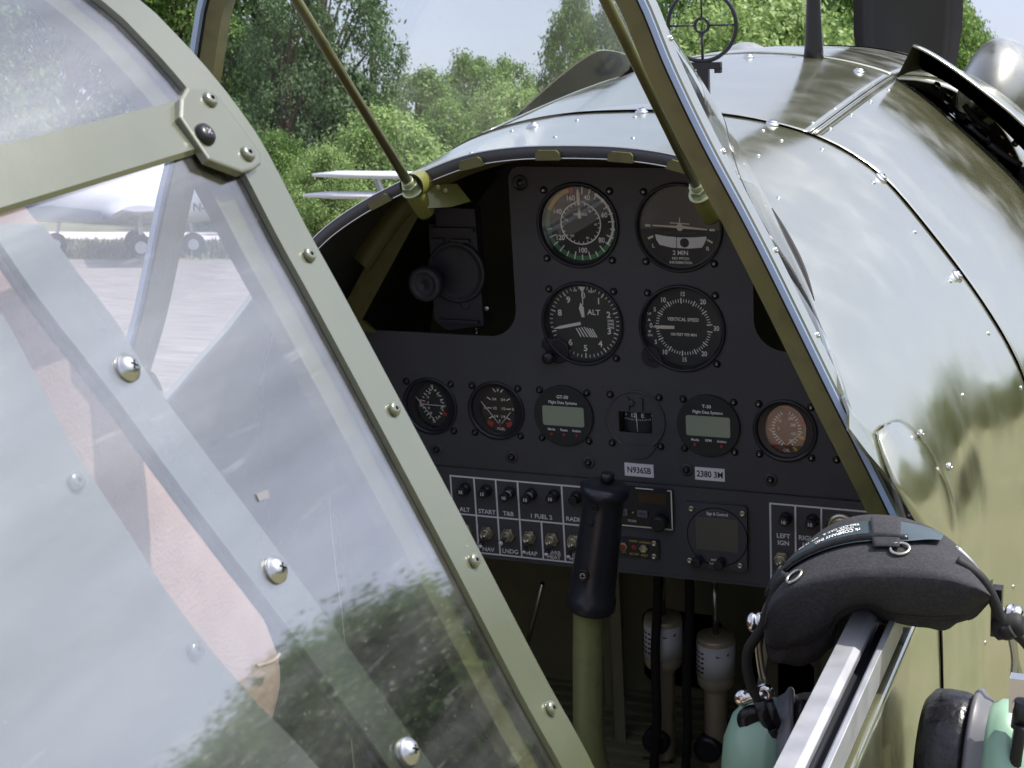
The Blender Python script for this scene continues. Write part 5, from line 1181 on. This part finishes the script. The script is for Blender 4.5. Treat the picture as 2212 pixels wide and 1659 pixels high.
band_text(m, 'TSO-C57, CAT. B    WT. 19 OZ.', .385, 5.5, 4.4); band_text(m, '1213-0094', .455, 1.6, 3.6); band_text(m, 'rk COMPANY INC.', .42, -2.2, 5.2); hb(m, 'print', pad, False)
m = MB('label_white'); a0, a1 = 46, 52
m = MB('sleeve_label'); m.grid([[ts[i].lerp(bs[i], w) + up2(i, ts) * (1.0 + 1.2 * math.sin(math.pi * w)) for w in [k / 8 for k in range(9)]] for i in range(45, 56)])
m.set('ink_white'); band_text(m, 'David', .725, -3.2, 8.5); band_text(m, 'WORCESTER', .72, 2.0, 3.4); band_text(m, 'MASS. U.S.A.', .71, 6.0, 3.2); hb(m, 'maker_label', pad, False)
def loop(ia, ib, ext=1.25):
    m = MB('fabric_black'); m.grid([[ts[i].lerp(bs[i], w) + up2(i, ts) * (2.0 * (1 if -.05 < w < 1.05 else .3) + 1.2 * math.sin(math.pi * max(0, min(1, w)))) for w in [-.16, -.06, 0.0, .25, .5, .75, 1.0, 1.08, 1.25]] for i in range(ia, ib + 1)])
    o = hb(m, 'band_loop', pad); so = o.modifiers.new('t', 'SOLIDIFY'); so.thickness = .001
loop(5, 12); loop(38, 45)
def proj(P): q = MC.transposed() @ (P - TC); return (1106 + FPX * q[0] / q[2], 829.5 + FPX * q[1] / q[2])
for X, Yv in ((482, 563), (1272, 362)):
    tx, ty = (2880 + X / 1.92) / 1.82278, (1980 + Yv / 1.92) / 1.82278
    _, bu, bw = min(((proj(padtop(a / 200, b / 40))[0] - tx) ** 2 + (proj(padtop(a / 200, b / 40))[1] - ty) ** 2, a / 200, b / 40) for a in range(4, 196) for b in range(2, 40))
    p = padtop(bu, bw, 0.0); nrm_ = (padtop(bu + .02, bw) - padtop(bu - .02, bw)).cross(padtop(bu, bw + .05) - padtop(bu, bw - .05)).normalized(); nrm_ = nrm_ if nrm_.z > 0 else -nrm_; n = (V(TC[0], TC[1], TC[2]) - p).normalized() * .6 + V(0, -.25, .8); n = nrm_; u_ = n.cross(V(0, 0, 1)).normalized(); w_ = n.cross(u_); m = MB('nut_metal'); rr_ = []
    p = p + n * 1.0
    for k in range(32):
        a = 2 * math.pi * k / 32; e = u_ * math.cos(a) + w_ * math.sin(a); rr_.append([p + e * (5.4 + 1.0 * math.cos(b)) + n * 1.0 * math.sin(b) for b in [2 * math.pi * j / 8 for j in range(8)]])
    m.grid(rr_, close_u=True, close_v=True); hb(m, 'snap_ring', pad)
# spring wires beyond the pad and cable
m = MB('steel')
m.tube([Q(x, y, -446) for x, y in ((1700,345),(1800,445),(1900,600),(2000,750),(2080,870),(2110,1000),(2140,1180),(2130,1370),(2160,1440))], 2.2, 8, 40)
m.tube([Q(x, y, -444) for x, y in ((1690,330),(1820,450),(1940,640),(2020,790),(2100,900),(2140,1050),(2160,1200),(2190,1310))], 1.4, 8, 40)
hb(m, 'spring_band'); m = MB('nut_metal'); m.tube([Q(x, y, -470) for x, y in ((420,600),(330,690),(280,790),(240,900),(215,1050),(230,1210),(250,1310),(280,1390))], 1.5, 8, 30)
m.tube([Q(x, y, -462) for x, y in ((400,600),(310,690),(250,800),(210,960),(190,1080),(210,1260),(230,1340))], 1.3, 8, 30)
hb(m, 'spring_band')
m = MB('black_rubber')
m.tube([Q(x, y, -476) for x, y in ((1700,440),(1800,500),(1900,590),(1975,720),(2040,880),(2110,960),(2212,1040),(2330,1200))], 3.4, 12, 50); hb(m, 'cable'); m = MB('black_rubber')
m.tube([Q(x, y, -480) for x, y in ((440,560),(360,620),(300,760),(240,930),(190,1010),(130,1110),(118,1230),(150,1380),(200,1480),(240,1560),(280,1700))], 3.4, 12, 60)
hb(m, 'cable')
for X, Yv, y_ in ((158, 893, -468), (2165, 850, -466)):
    c = Q(X, Yv, y_); s = -1 if X < 1000 else 1; m = MB('chrome')
    m.lathe(c - V(s * 7, 0, 0), (s, -.25, 0), [(3, 0), (6.2, 1), (6.8, 3), (5.2, 4.4), (6.6, 5.6), (6.2, 8), (4, 9.8), (2.8, 10.4), (0.2, 10.6)], 20); m.set('vinyl_black'); m.box(tuple(c + V(-s * 12 - 3, -3, -14)), tuple(c + V(-s * 12 + 3, 5, 16))); hb(m, 'adjuster_knob')
m = MB('black_rubber'); c = Q(2098, 935, -474); m.lathe(c + V(-9, 0, -2), (1, 0, .25), [(5, 0), (7.5, 2), (7.5, 15), (5, 18)], 18); m.tube([Q(2060, 960, -478), Q(2080, 990, -482), Q(2130, 970, -482)], 4, 10, 8); hb(m, 'cable_clip')
# cups: pad, ring, dome, yoke with adjuster
def QQ(X, Yv, y): return AY((2880 + X / 1.92) / 1.82278, (2400 + Yv / 1.92) / 1.82278, y)
for s, c in ((1, QQ(1640, 1215, -462)), (-1, QQ(655, 1215, -455))):
    ax = V(s, -.03, 0.0) if s > 0 else V(-1, -.22, -.02)
    def el(prof, mt, name, n=48, parent=None, sx=.82):
        m = MB(mt); a = Vector(ax).normalized(); rows = []
        u_ = V(0, 0, 1).cross(a).normalized(); w_ = a.cross(u_)
        for r, h in prof: rows.append([c + a * h + u_ * math.cos(2 * math.pi * k / n) * r * sx + w_ * math.sin(2 * math.pi * k / n) * r for k in range(n)])
        ids = m.grid(rows, close_u=True); m.face(ids[0][::-1]); m.face(ids[-1]); return hb(m, name, parent)
    cup = el([(47, 24), (47.5, 27), (50, 30), (49.6, 36), (46, 44), (37, 53), (22, 59), (6, 61), (.5, 61.2)], 'cup_green', 'ear_cup')
    el([(36, -14), (44, -15), (50, -10), (51, -2), (50.5, 8), (49, 13), (46, 14)], 'vinyl_black', 'ear_cushion', parent=cup)
    el([(46, 13.5), (52.5, 14), (54, 15.5), (53.8, 17.5), (50, 20), (47.6, 24), (46, 25)], 'cup_grey', 'cup_rim', parent=cup)
    if s < 0:
        m = MB('chrome'); p = QQ(255, 625, -476); m.lathe(p + V(0, 2, 0), (0, -1, 0), [(5.5, 0), (6, 1), (6, 4), (4.5, 5.5), (2.4, 5.8), (2, 4)], 24); m.lathe(p + V(-14, -2, -5), (0, -1, 0), [(4.5, -4), (5.5, 0), (4.5, 3), (2.5, 4), (.2, 4.2)], 18); m.tube([p + V(0, -2, 0), p + V(-8, -3, -3), p + V(-14, -3, -6)], 3.5, 10, 6); hb(m, 'adjuster_block', cup)
        m = MB('vinyl_black'); m.tube([QQ(215, 680, -480), QQ(245, 790, -480), QQ(300, 900, -480)], 4.4, 12); m.tube([QQ(275, 690, -478), QQ(320, 820, -478), QQ(345, 890, -478)], 3.6, 12); m.lathe(QQ(175, 820, -476), (0.2, -1, 0), [(9, 0), (11, 3), (6, 6)], 20); hb(m, 'boot', cup)
        m = MB('steel'); m.tube([QQ(270, 900, -478), QQ(310, 1010, -478), QQ(340, 1090, -478), QQ(330, 1250, -470)], 1.5, 8, 20); m.tube([QQ(335, 880, -477), QQ(370, 980, -477), QQ(400, 1080, -477), QQ(430, 1250, -470)], 1.9, 8, 20); m.set('black_rubber'); m.tube([QQ(300, 900, -482), QQ(345, 1010, -482), QQ(372, 1100, -482), QQ(380, 1250, -480)], 3.6, 10, 20); hb(m, 'yoke', cup)
    else:
        m = MB('chrome'); p = QQ(2185, 625, -482); m.box(tuple(p + V(-6, -4, -12)), tuple(p + V(14, 4, 10))); m.lathe(p + V(-2, -4, -6), (0, -1, 0), [(2.2, 0), (2.2, 2)], 12); hb(m, 'adjuster_block', cup)
        m = MB('vinyl_black'); m.tube([QQ(2200, 690, -486), QQ(2185, 790, -486), QQ(2170, 890, -486)], 4.6, 12); hb(m, 'boot', cup)
        m = MB('steel'); m.tube([QQ(2160, 880, -486), QQ(2140, 1010, -488), QQ(2120, 1130, -488), QQ(2100, 1300, -480)], 2.0, 8, 20); m.set('black_rubber'); m.tube([QQ(2190, 880, -490), QQ(2170, 1010, -492), QQ(2150, 1130, -492), QQ(2140, 1300, -484)], 3.6, 10, 20); hb(m, 'yoke', cup)

# ------------------------------------------------------------------ ground, other aircraft, trees (world frame, metres)
CAMW = cam.matrix_world.translation.copy(); MW = cam.matrix_world.to_3x3()
def wdir(px, py=829.5): return (MW @ Vector(((px - 1106) / FPX, -(py - 829.5) / FPX, -1)))
def gp(px, dist):        # ground point under picture column px, at a horizontal distance
    d = wdir(px, 380); h = Vector((d.x, d.y, 0)).normalized(); return Vector((CAMW.x + h.x * dist, CAMW.y + h.y * dist, 0))
def sheet(name, pts, z, mt, kind='structure'):
    me = bpy.data.meshes.new(name); me.from_pydata([(x, y, z) for x, y in pts], [], [tuple(range(len(pts)))]); me.materials.append(MAT[mt])
    o = bpy.data.objects.new(name, me); COL.objects.link(o); o['kind'] = kind; return o
mat('grass_ground', (0.115, 0.125, 0.055), 0.9, noise=(0.6, (0.19, 0.17, 0.095), 0.4, 0.65), bump=(8, 1, 0.05))
mat('tarmac', (0.12, 0.103, 0.09), 0.85, noise=(2.2, (0.27, 0.232, 0.20), 0.36, 0.62), bump=(30, 0.5, 0.01))
mat('concrete_strip', (0.55, 0.48, 0.44), 0.85, noise=(2, (0.62, 0.56, 0.52), 0.4, 0.6))
mat('weeds', (0.20, 0.23, 0.09), 0.9)
mat('blue_paint', (0.10, 0.12, 0.16), 0.4)
def stretch(name, sc):
    n = MAT[name].node_tree; tx = [k for k in n.nodes if k.type == 'TEX_NOISE']; tcn = [k for k in n.nodes if k.type == 'TEX_COORD'][0]
    mp = n.nodes.new('ShaderNodeMapping'); mp.inputs['Scale'].default_value = sc; mp.inputs['Rotation'].default_value = (0, 0, R(-23))
    n.links.new(tcn.outputs['Object'], mp.inputs[0])
    for k in tx: n.links.new(mp.outputs[0], k.inputs['Vector'])
stretch('tarmac', (0.5, 3.0, 1))
g0 = gp(400, 1).xy - CAMW.xy; fwd = Vector((g0.x, g0.y, 0)).normalized(); rgt = Vector((fwd.y, -fwd.x, 0))
def GP(r, f): p = Vector((CAMW.x, CAMW.y, 0)) + rgt * r + fwd * f; return (p.x, p.y)
sheet('ground', [(-900, -900), (900, -900), (900, 900), (-900, 900)], 0, 'grass_ground')
ga_ = gp(760, 2.5); gb_ = gp(760, 38.6)
sheet('apron', [GP(-200, -60), GP(-4, -60), (ga_.x, ga_.y), (gb_.x, gb_.y), GP(-200, 38.2)], 0.004, 'tarmac')
sheet('pavement_edge', [GP(-200, 37.6), GP(-3.2, 37.6), GP(-3.2, 38.8), GP(-200, 38.8)], 0.008, 'concrete_strip')
sheet('taxiway', [GP(-200, 50), GP(200, 50), GP(200, 56), GP(-200, 56)], 0.004, 'concrete_strip')
me = MB('weeds'); rw = random.Random(9)
for k in range(1500):
    r_, f_ = rw.uniform(-16, -3.5), rw.choice([22, 24.5, 28, 31, 33, 35, 36.5, 37.5]) + rw.gauss(0, .25); x, y = GP(r_, f_); h = rw.uniform(.01, .05); a = rw.uniform(0, 6.3)
    me.poly([V(x - .04 * math.cos(a), y - .04 * math.sin(a), 0.005), V(x + .04 * math.cos(a), y + .04 * math.sin(a), 0.005), V(x + .03, y, h)])
w_ = me.build('weed_tufts', mm=False); tag(w_, kind='stuff')

# grass blades along the far edge of the apron
me = MB('grass_ground')
for k in range(9000):
    r_, f_ = rw.uniform(-14, 8), rw.uniform(38.8, 48); x, y = GP(r_, f_); h = rw.uniform(.05, .2); a = rw.uniform(0, 3.1)
    me.poly([V(x - .05 * math.cos(a), y - .05 * math.sin(a), 0.0), V(x + .05 * math.cos(a), y + .05 * math.sin(a), 0.0), V(x + rw.uniform(-.05, .05), y, h)])
w_ = me.build('grass', mm=False); tag(w_, kind='stuff')

# white low-wing aircraft parked across the apron
def frame_at(px, dist, yaw):      # local x along the picture to the right, y away
    return Matrix.Translation(gp(px, dist)) @ Matrix.Rotation(math.atan2(rgt.y, rgt.x) + yaw, 4, 'Z')
LW = empty('light_aircraft', m=frame_at(205, 40.3, 0.06) @ Matrix.Scale(1.05, 4)); tag(LW, 'white low wing light aircraft parked on the grass beyond the apron, seen through the canopy', 'aircraft', )
m = MB('white_paint'); rows = []
for x, zc, hz, wy in ((-1.75, 1.28, .12, .12), (-1.6, 1.26, .38, .4), (-1.2, 1.25, .5, .52), (0, 1.3, .62, .6), (1.4, 1.38, .72, .62), (2.4, 1.4, .62, .58), (3.0, 1.36, .44, .44), (3.5, 1.36, .24, .22), (4.0, 1.4, .12, .1)):
    rows.append([V(x, wy * math.cos(a), zc + hz * math.sin(a)) for a in [2 * math.pi * k / 24 for k in range(24)]])
ids = m.grid(rows, close_u=True); m.face(ids[0]); m.face(ids[-1]); m.set('window_tint')
body = m.build('fuselage', LW, mm=False)
m = MB('window_tint'); m.grid([[V(lerp(1.75, 2.9, i / 8), -.655 + .10 * (j / 4) ** 2 + abs(i - 4) * .006, lerp(1.55, 1.92, j / 4)) for i in range(9)] for j in range(5)]); m.build('side_window', LW, mm=False)
for sy in (-1, 1):
    m = MB('white_paint'); rows = []
    for u in [k / 8 for k in range(9)]:
        y = sy * lerp(.4, 5.0, u); ch = lerp(1.7, 1.05, u); z = lerp(.82, 1.12, u)
        rows.append([V(.2 + u * .25 + x * ch, y, z + t * ch) for x, t in ((0, 0), (.08, .05), (.3, .08), (.7, .04), (1, 0), (.6, -.02), (.2, -.035))])
    ids = m.grid(rows, close_u=True); m.face(ids[-1]); m.build('wing', LW, mm=False)
    m = MB('white_paint'); m.cyl(V(.9, sy * 1.5, .86), V(.9, sy * 1.6, .3), .045, 10); lg = m.build('landing_gear', LW, mm=False)
    m = MB('tyre'); m.lathe((.9, sy * 1.6 - .08, .26), (0, 1, 0), [(.14, 0), (.24, .01), (.26, .04), (.26, .12), (.24, .15), (.14, .16)], 28); m.set('white_paint'); m.lathe((.9, sy * 1.6 - .09, .26), (0, 1, 0), [(.13, 0), (.13, .18)], 20); m.build('wheel', lg, mm=False)
m = MB('white_paint'); m.cyl(V(-.75, 0, .8), V(-.85, 0, .3), .04, 10); lg = m.build('nose_gear', LW, mm=False)
m = MB('tyre'); m.lathe((-.85, -.07, .25), (0, 1, 0), [(.12, 0), (.23, .01), (.25, .04), (.25, .1), (.23, .13), (.12, .14)], 28); m.set('white_paint'); m.lathe((-.85, -.08, .25), (0, 1, 0), [(.11, 0), (.11, .16)], 20); m.build('wheel', lg, mm=False)
m = MB('grey_plastic'); m.lathe((2.08, -.1, .26), (0, 1, 0), [(.13, 0), (.24, .01), (.26, .04), (.26, .14), (.24, .17), (.13, .18)], 28); m.set('white_paint'); m.lathe((2.08, -.11, .26), (0, 1, 0), [(.12, 0), (.12, .2)], 20); m.cyl(V(2.08, 0, .3), V(2.0, 0, .9), .04, 8); m.build('outrigger_wheel', LW, mm=False)
m = MB('blue_paint'); m.prism([(-1.5, .82), (.2, .80), (.1, .98), (-.9, 1.1), (-1.5, 1.04)], [], -.62, .62); m.build('engine_nacelle', LW, mm=False)
m = MB('white_paint'); m.prism([(3.4, 1.4), (3.95, 1.4), (3.95, 1.85), (3.75, 1.85)], [], -.05, .05); m.prism([(3.4, 1.44), (3.9, 1.44), (3.9, 1.5), (3.4, 1.5)], [], -1.2, 1.2); m.build('tail', LW, mm=False)
m = MB('ink_black'); m.text('N-FW', .24, lambda u, v: V(u, -.62, v), (2.35, 1.08)); m.build('registration', LW, mm=False)
m = MB('grey_plastic'); m.prism([(-.05, -1), (.05, -1), (.03, 0), (.05, 1), (-.05, 1), (-.03, 0)], [], -.02, .02, lambda u, v, d: V(-1.85 + d, u * math.cos(.5) - v * math.sin(.5), 1.28 + u * math.sin(.5) + v * math.cos(.5))); m.lathe((-1.78, 0, 1.28), (-1, 0, 0), [(.16, 0), (.13, .12), (.02, .22)], 20); m.build('propeller', LW, mm=False)

# white biplane farther right, only its wing tips clear the deck
BP = empty('biplane', m=frame_at(930, 31.0, 0.0)); tag(BP, 'white biplane before the bushes, two wing tips showing beside the left strut', 'biplane')
def wingp(name, z, x0, x1):
    m = MB('white_paint'); rows = []
    for u in [k / 14 for k in range(15)]:
        x = lerp(x0, x1, u); e = (1 - (2 * u - 1) ** 12) ** .5; ch = 1.2 * (.25 + .75 * e)
        rows.append([V(x, -ch / 2 + y * ch, z + t * (.4 + .6 * e)) for y, t in ((0, 0), (.06, .06), (.3, .10), (.7, .06), (1, 0), (.5, -.035), (.1, -.04))])
    ids = m.grid(rows, close_u=True); m.face(ids[0]); m.face(ids[-1]); return m.build(name, BP, mm=False)
zt = CAMW.z - (381 - 380) / 3697 * 31
wingp('upper_wing', CAMW.z + (378 - 383) / 3697 * 31 * 1.0 + .0, -2.12, 4.2); wingp('lower_wing', CAMW.z - (428 - 380) / 3697 * 31, -2.28, 4.4)
m = MB('white_paint')
for x in (-.85, 2.9): m.cyl(V(x, -.3, CAMW.z - .40), V(x - .15, -.3, CAMW.z), .03, 8); m.cyl(V(x, .3, CAMW.z - .40), V(x - .15, .3, CAMW.z), .03, 8)
m.build('wing_strut', BP, mm=False)
m = MB('white_paint'); rows = []
for y, r in ((-2.6, .12), (-2.2, .36), (-1, .42), (.5, .4), (2.4, .2), (3.6, .06)): rows.append([V(1.05 + r * math.cos(a), y, 1.35 + r * math.sin(a)) for a in [2 * math.pi * k / 20 for k in range(20)]])
ids = m.grid(rows, close_u=True); m.face(ids[0]); m.face(ids[-1]); m.build('fuselage', BP, mm=False)
for x in (.4, 1.7):
    m = MB('tyre'); m.lathe((x - .05, -1.5, .28), (1, 0, 0), [(.14, 0), (.27, .02), (.27, .1), (.14, .12)], 22); m.set('white_paint'); m.cyl(V(x, -1.5, .28), V(1.05, -1.4, 1.05), .03, 8); m.build('landing_gear', BP, mm=False)

# trees: tapered trunk and limbs, crown of leaf clumps
def tree_mesh(seed, h, w, leafm, nclump, nleaf, ls, base=0.12, shape=1.0):
    rg = random.Random(seed); tb = MB('bark')
    tb.tube([V(0, 0, 0), V(rg.uniform(-.1, .1) * w, 0, h * .3), V(rg.uniform(-.1, .1) * w, rg.uniform(-.1, .1) * w, h * .85)], lambda t: .035 * h * (1 - t * .85), 8, 8, cap=False)
    cb = MB(leafm); cl = []
    for k in range(nclump):
        u = (k + rg.random()) / nclump; z = h * lerp(base, .97, u); env = math.sin(math.pi * min(1, .12 + .86 * u) ** shape) ** .6
        a = rg.uniform(0, 6.283); r = w * .5 * env * math.sqrt(rg.uniform(.15, 1)); c = V(r * math.cos(a), r * math.sin(a), z)
        cl.append((c, w * rg.uniform(.10, .19) * (1.1 - .35 * u)))
        if k % 3 == 0: tb.tube([V(0, 0, z * .55), V(c.x * .5, c.y * .5, z * .8), c], lambda t: .012 * h * (1 - t * .9), 5, 4, cap=False)
    for c, r in cl:
        for q in range(nleaf):
            d = V(rg.gauss(0, 1), rg.gauss(0, 1), rg.gauss(0, 1)); d.normalize(); rr = r * (rg.random() ** .4) * rg.uniform(.7, 1.25)
            p = c + V(d.x * rr, d.y * rr, d.z * rr * .75); n = (d * .8 + V(rg.gauss(0, .5), rg.gauss(0, .5), rg.gauss(0, .5) + .5)).normalized()
            u_ = n.cross(V(rg.gauss(0, 1), rg.gauss(0, 1), rg.gauss(0, 1))).normalized(); w_ = n.cross(u_); s = ls * rg.uniform(.6, 1.3)
            i0 = len(cb.v); cb.v += [p - u_ * s, p - w_ * s * .55, p + u_ * s, p + w_ * s * .55]; cb.face((i0, i0 + 1, i0 + 2, i0 + 3))
    return tb, cb
PROTO = {}
def proto(key, *a):
    tb, cb = tree_mesh(*a); t = tb.build(key + '_trunk', mm=False); c = cb.build(key + '_crown', recalc=False, mm=False)
    PROTO[key] = (t.data, c.data); bpy.data.objects.remove(t); bpy.data.objects.remove(c)
proto('broad', 11, 10.0, 8.0, 'leaf_green', 100, 200, .135, .06)
proto('broad2', 12, 10.0, 8.6, 'leaf_green', 110, 200, .135, .04)
proto('dark', 13, 10.0, 7.0, 'leaf_dark', 100, 190, .135, .05)
proto('airy', 14, 10.0, 7.0, 'leaf_grey', 85, 120, .10, .1)
proto('fine', 17, 10.0, 10.5, 'leaf_dark', 210, 330, .085, .0, .7)
proto('bush', 15, 10.0, 15.0, 'leaf_pale', 115, 230, .18, .0, .7)
proto('bush2', 16, 10.0, 13.0, 'leaf_green', 115, 230, .17, .0, .7)
rt = random.Random(5)
def tree(kind, px, dist, top, label, wide=1.0, group='trees beyond the airfield', name='tree'):
    # top = picture row of the crown's top
    h = CAMW.z + (380 - top) / 3697 * dist; s = h / 10.0
    p = gp(px, dist); o = empty(name, m=Matrix.Translation(p) @ Matrix.Rotation(rt.uniform(0, 6.28), 4, 'Z') @ Matrix.Diagonal((s * wide, s * wide, s, 1)))
    tag(o, label, 'tree' if name == 'tree' else 'bush', group)
    for nm, me in zip(('trunk', 'crown'), PROTO[kind]):
        c = bpy.data.objects.new(nm, me); COL.objects.link(c); c.parent = o
    return o
TR = [
 ('airy', 690, 62, -150, 'tall pale airy tree rising left of centre, with sky showing through its crown', 0.75),
 ('airy', 800, 66, 10, 'slim grey green tree whose crown edge stands against the open sky', 0.55),
 ('dark', 560, 66, -260, 'very tall dark tree just right of the canopy corner plate', 0.55),
 ('airy', 620, 60, -40, 'loose leaved tree between the canopy corner and the left windscreen strut', 0.6),
 ('broad', 500, 64, 60, 'bright green broad tree right behind the canopy corner plate', 0.7),
 ('dark', 470, 58, 210, 'low dark tree at the edge of the canopy hoop', 0.9),
 ('broad', 390, 80, -200, 'tall green tree seen outside the left arm of the windscreen bow', 0.6),
 ('broad2', 330, 84, -260, 'tall green tree above the left canopy strap', 0.6),
 ('dark', 760, 62, 165, 'dark rounded tree behind the left windscreen strut', 0.8),
 ('broad2', 900, 70, 160, 'green tree filling the gap below the open sky, left part', 0.9),
 ('broad', 1010, 84, 125, 'rounded bright tree at the middle of the skyline under the open sky', 0.75),
 ('broad2', 1100, 88, 135, 'rounded bright tree, right shoulder of the skyline under the open sky', 0.65),
 ('dark', 960, 78, 190, 'dark tree below the rounded skyline trees', 0.9),
 ('bush', 830, 52, 250, 'pale leafy bush left of the aircraft deck', 0.85),
 ('bush', 700, 50, 330, 'low pale bush behind the biplane wing tips', 0.7),
 ('bush2', 960, 56, 235, 'mid green bush close behind the deck edge', 0.7),
 ('bush', 1100, 58, 195, 'pale bush rising behind the dark engine outlet', 0.6),
 ('bush2', 600, 54, 300, 'green bush at the foot of the tall left trees', 0.7),
 ('broad', 1240, 60, -10, 'green tree left of the right windscreen strut, cut by open sky', 0.42),
 ('dark', 1310, 64, 15, 'darker tree directly behind the right windscreen strut', 0.5),
 ('airy', 1215, 68, 60, 'feathery tree at the right edge of the open sky', 0.4),
 ('bush2', 1280, 56, 130, 'bush above the dark engine outlet seen through the windscreen', 0.6),
 ('broad2', 1450, 60, -160, 'tall sunlit tree behind the ring sight', 0.6),
 ('broad', 1600, 64, -60, 'sunlit yellow green tree right of the ring sight', 0.8),
 ('bush', 1660, 54, 20, 'pale sunlit bush at the foot of the aerial mast', 0.75),
 ('bush', 1540, 56, 40, 'pale sunlit bush behind the ring sight', 0.6),
 ('dark', 1760, 76, -160, 'dark tree behind the aerial mast', 0.6),
 ('broad', 1840, 66, -60, 'green tree left of the black propeller blade', 0.6),
 ('bush2', 1790, 58, 60, 'green bush between the aerial mast and the propeller blade', 0.6),
 ('broad', 2040, 70, -20, 'green tree right of the propeller blade with its crown falling to the right', 0.55),
 ('broad2', 2095, 72, 45, 'last green tree at right, beside the domed cowl blister', 0.35),
 ('broad2', 150, 80, -200, 'tall tree behind the upper left canopy glazing', 0.7),
 ('dark', 40, 84, -160, 'dark tree at the far left behind the canopy glazing', 0.7),
]
for k, (kd, px, ds, tp, lb, wd) in enumerate(TR):
    bu = kd.startswith('bush'); tree(kd, px, ds, tp, lb, wd, 'bushes in front of the wood' if bu else 'trees beyond the airfield', 'bush' if bu else 'tree')
# wood that closes the field off to the right of the picture (it shows mirrored in the canopy)
def wood():
    spec = [(az, rt.uniform(52, 62), el, 1) for az, el in ((0, 4), (2.5, 3.6), (5, 4.4), (7.5, 4), (9.8, 5), (12, 5), (13.6, 4.4), (15.2, 5), (17, 4.6), (19.5, 4.4), (22, 4.8), (24.5, 4.2), (27, 5.2), (29.5, 6), (32, 7))]
    spec += [(az, rt.uniform(44, 52), el + rt.uniform(-.5, .5), .95) for az, el in ((34.2, 9.5), (35.8, 12), (37.6, 13.8), (39.4, 14.6), (41.2, 15), (43.2, 14.4), (45.4, 13.6), (47.8, 13), (50.4, 13.6), (53.2, 13), (56.4, 12), (60, 13), (64, 12), (69, 13), (75, 12), (82, 13), (90, 12), (99, 11), (109, 12), (120, 11))]
    for k, (azd, d, el, wd) in enumerate(spec):
        az = R(azd); h = 1.95 + d * math.tan(R(el)); low = azd < 34
        kd = rt.choice(['bush2', 'broad2', 'dark']) if low or azd > 60 else 'fine'; s = h / 10
        o = empty('tree', m=Matrix.Translation((CAMW.x + math.sin(az) * d, CAMW.y + math.cos(az) * d, 0)) @ Matrix.Rotation(rt.uniform(0, 6.28), 4, 'Z') @ Matrix.Diagonal((s * wd, s * wd, s, 1)))
        tag(o, 'tree of the wood past the right edge of the photo', 'tree', 'trees of the wood off to the right')
        for nm, me in zip(('trunk', 'crown'), PROTO[kd]):
            c = bpy.data.objects.new(nm, me); COL.objects.link(c); c.parent = o
wood()
for p_ in (P_RIV, P_CAM, P_PAN, P_HEX, P_BLK, P_SOC): bpy.data.objects.remove(p_)
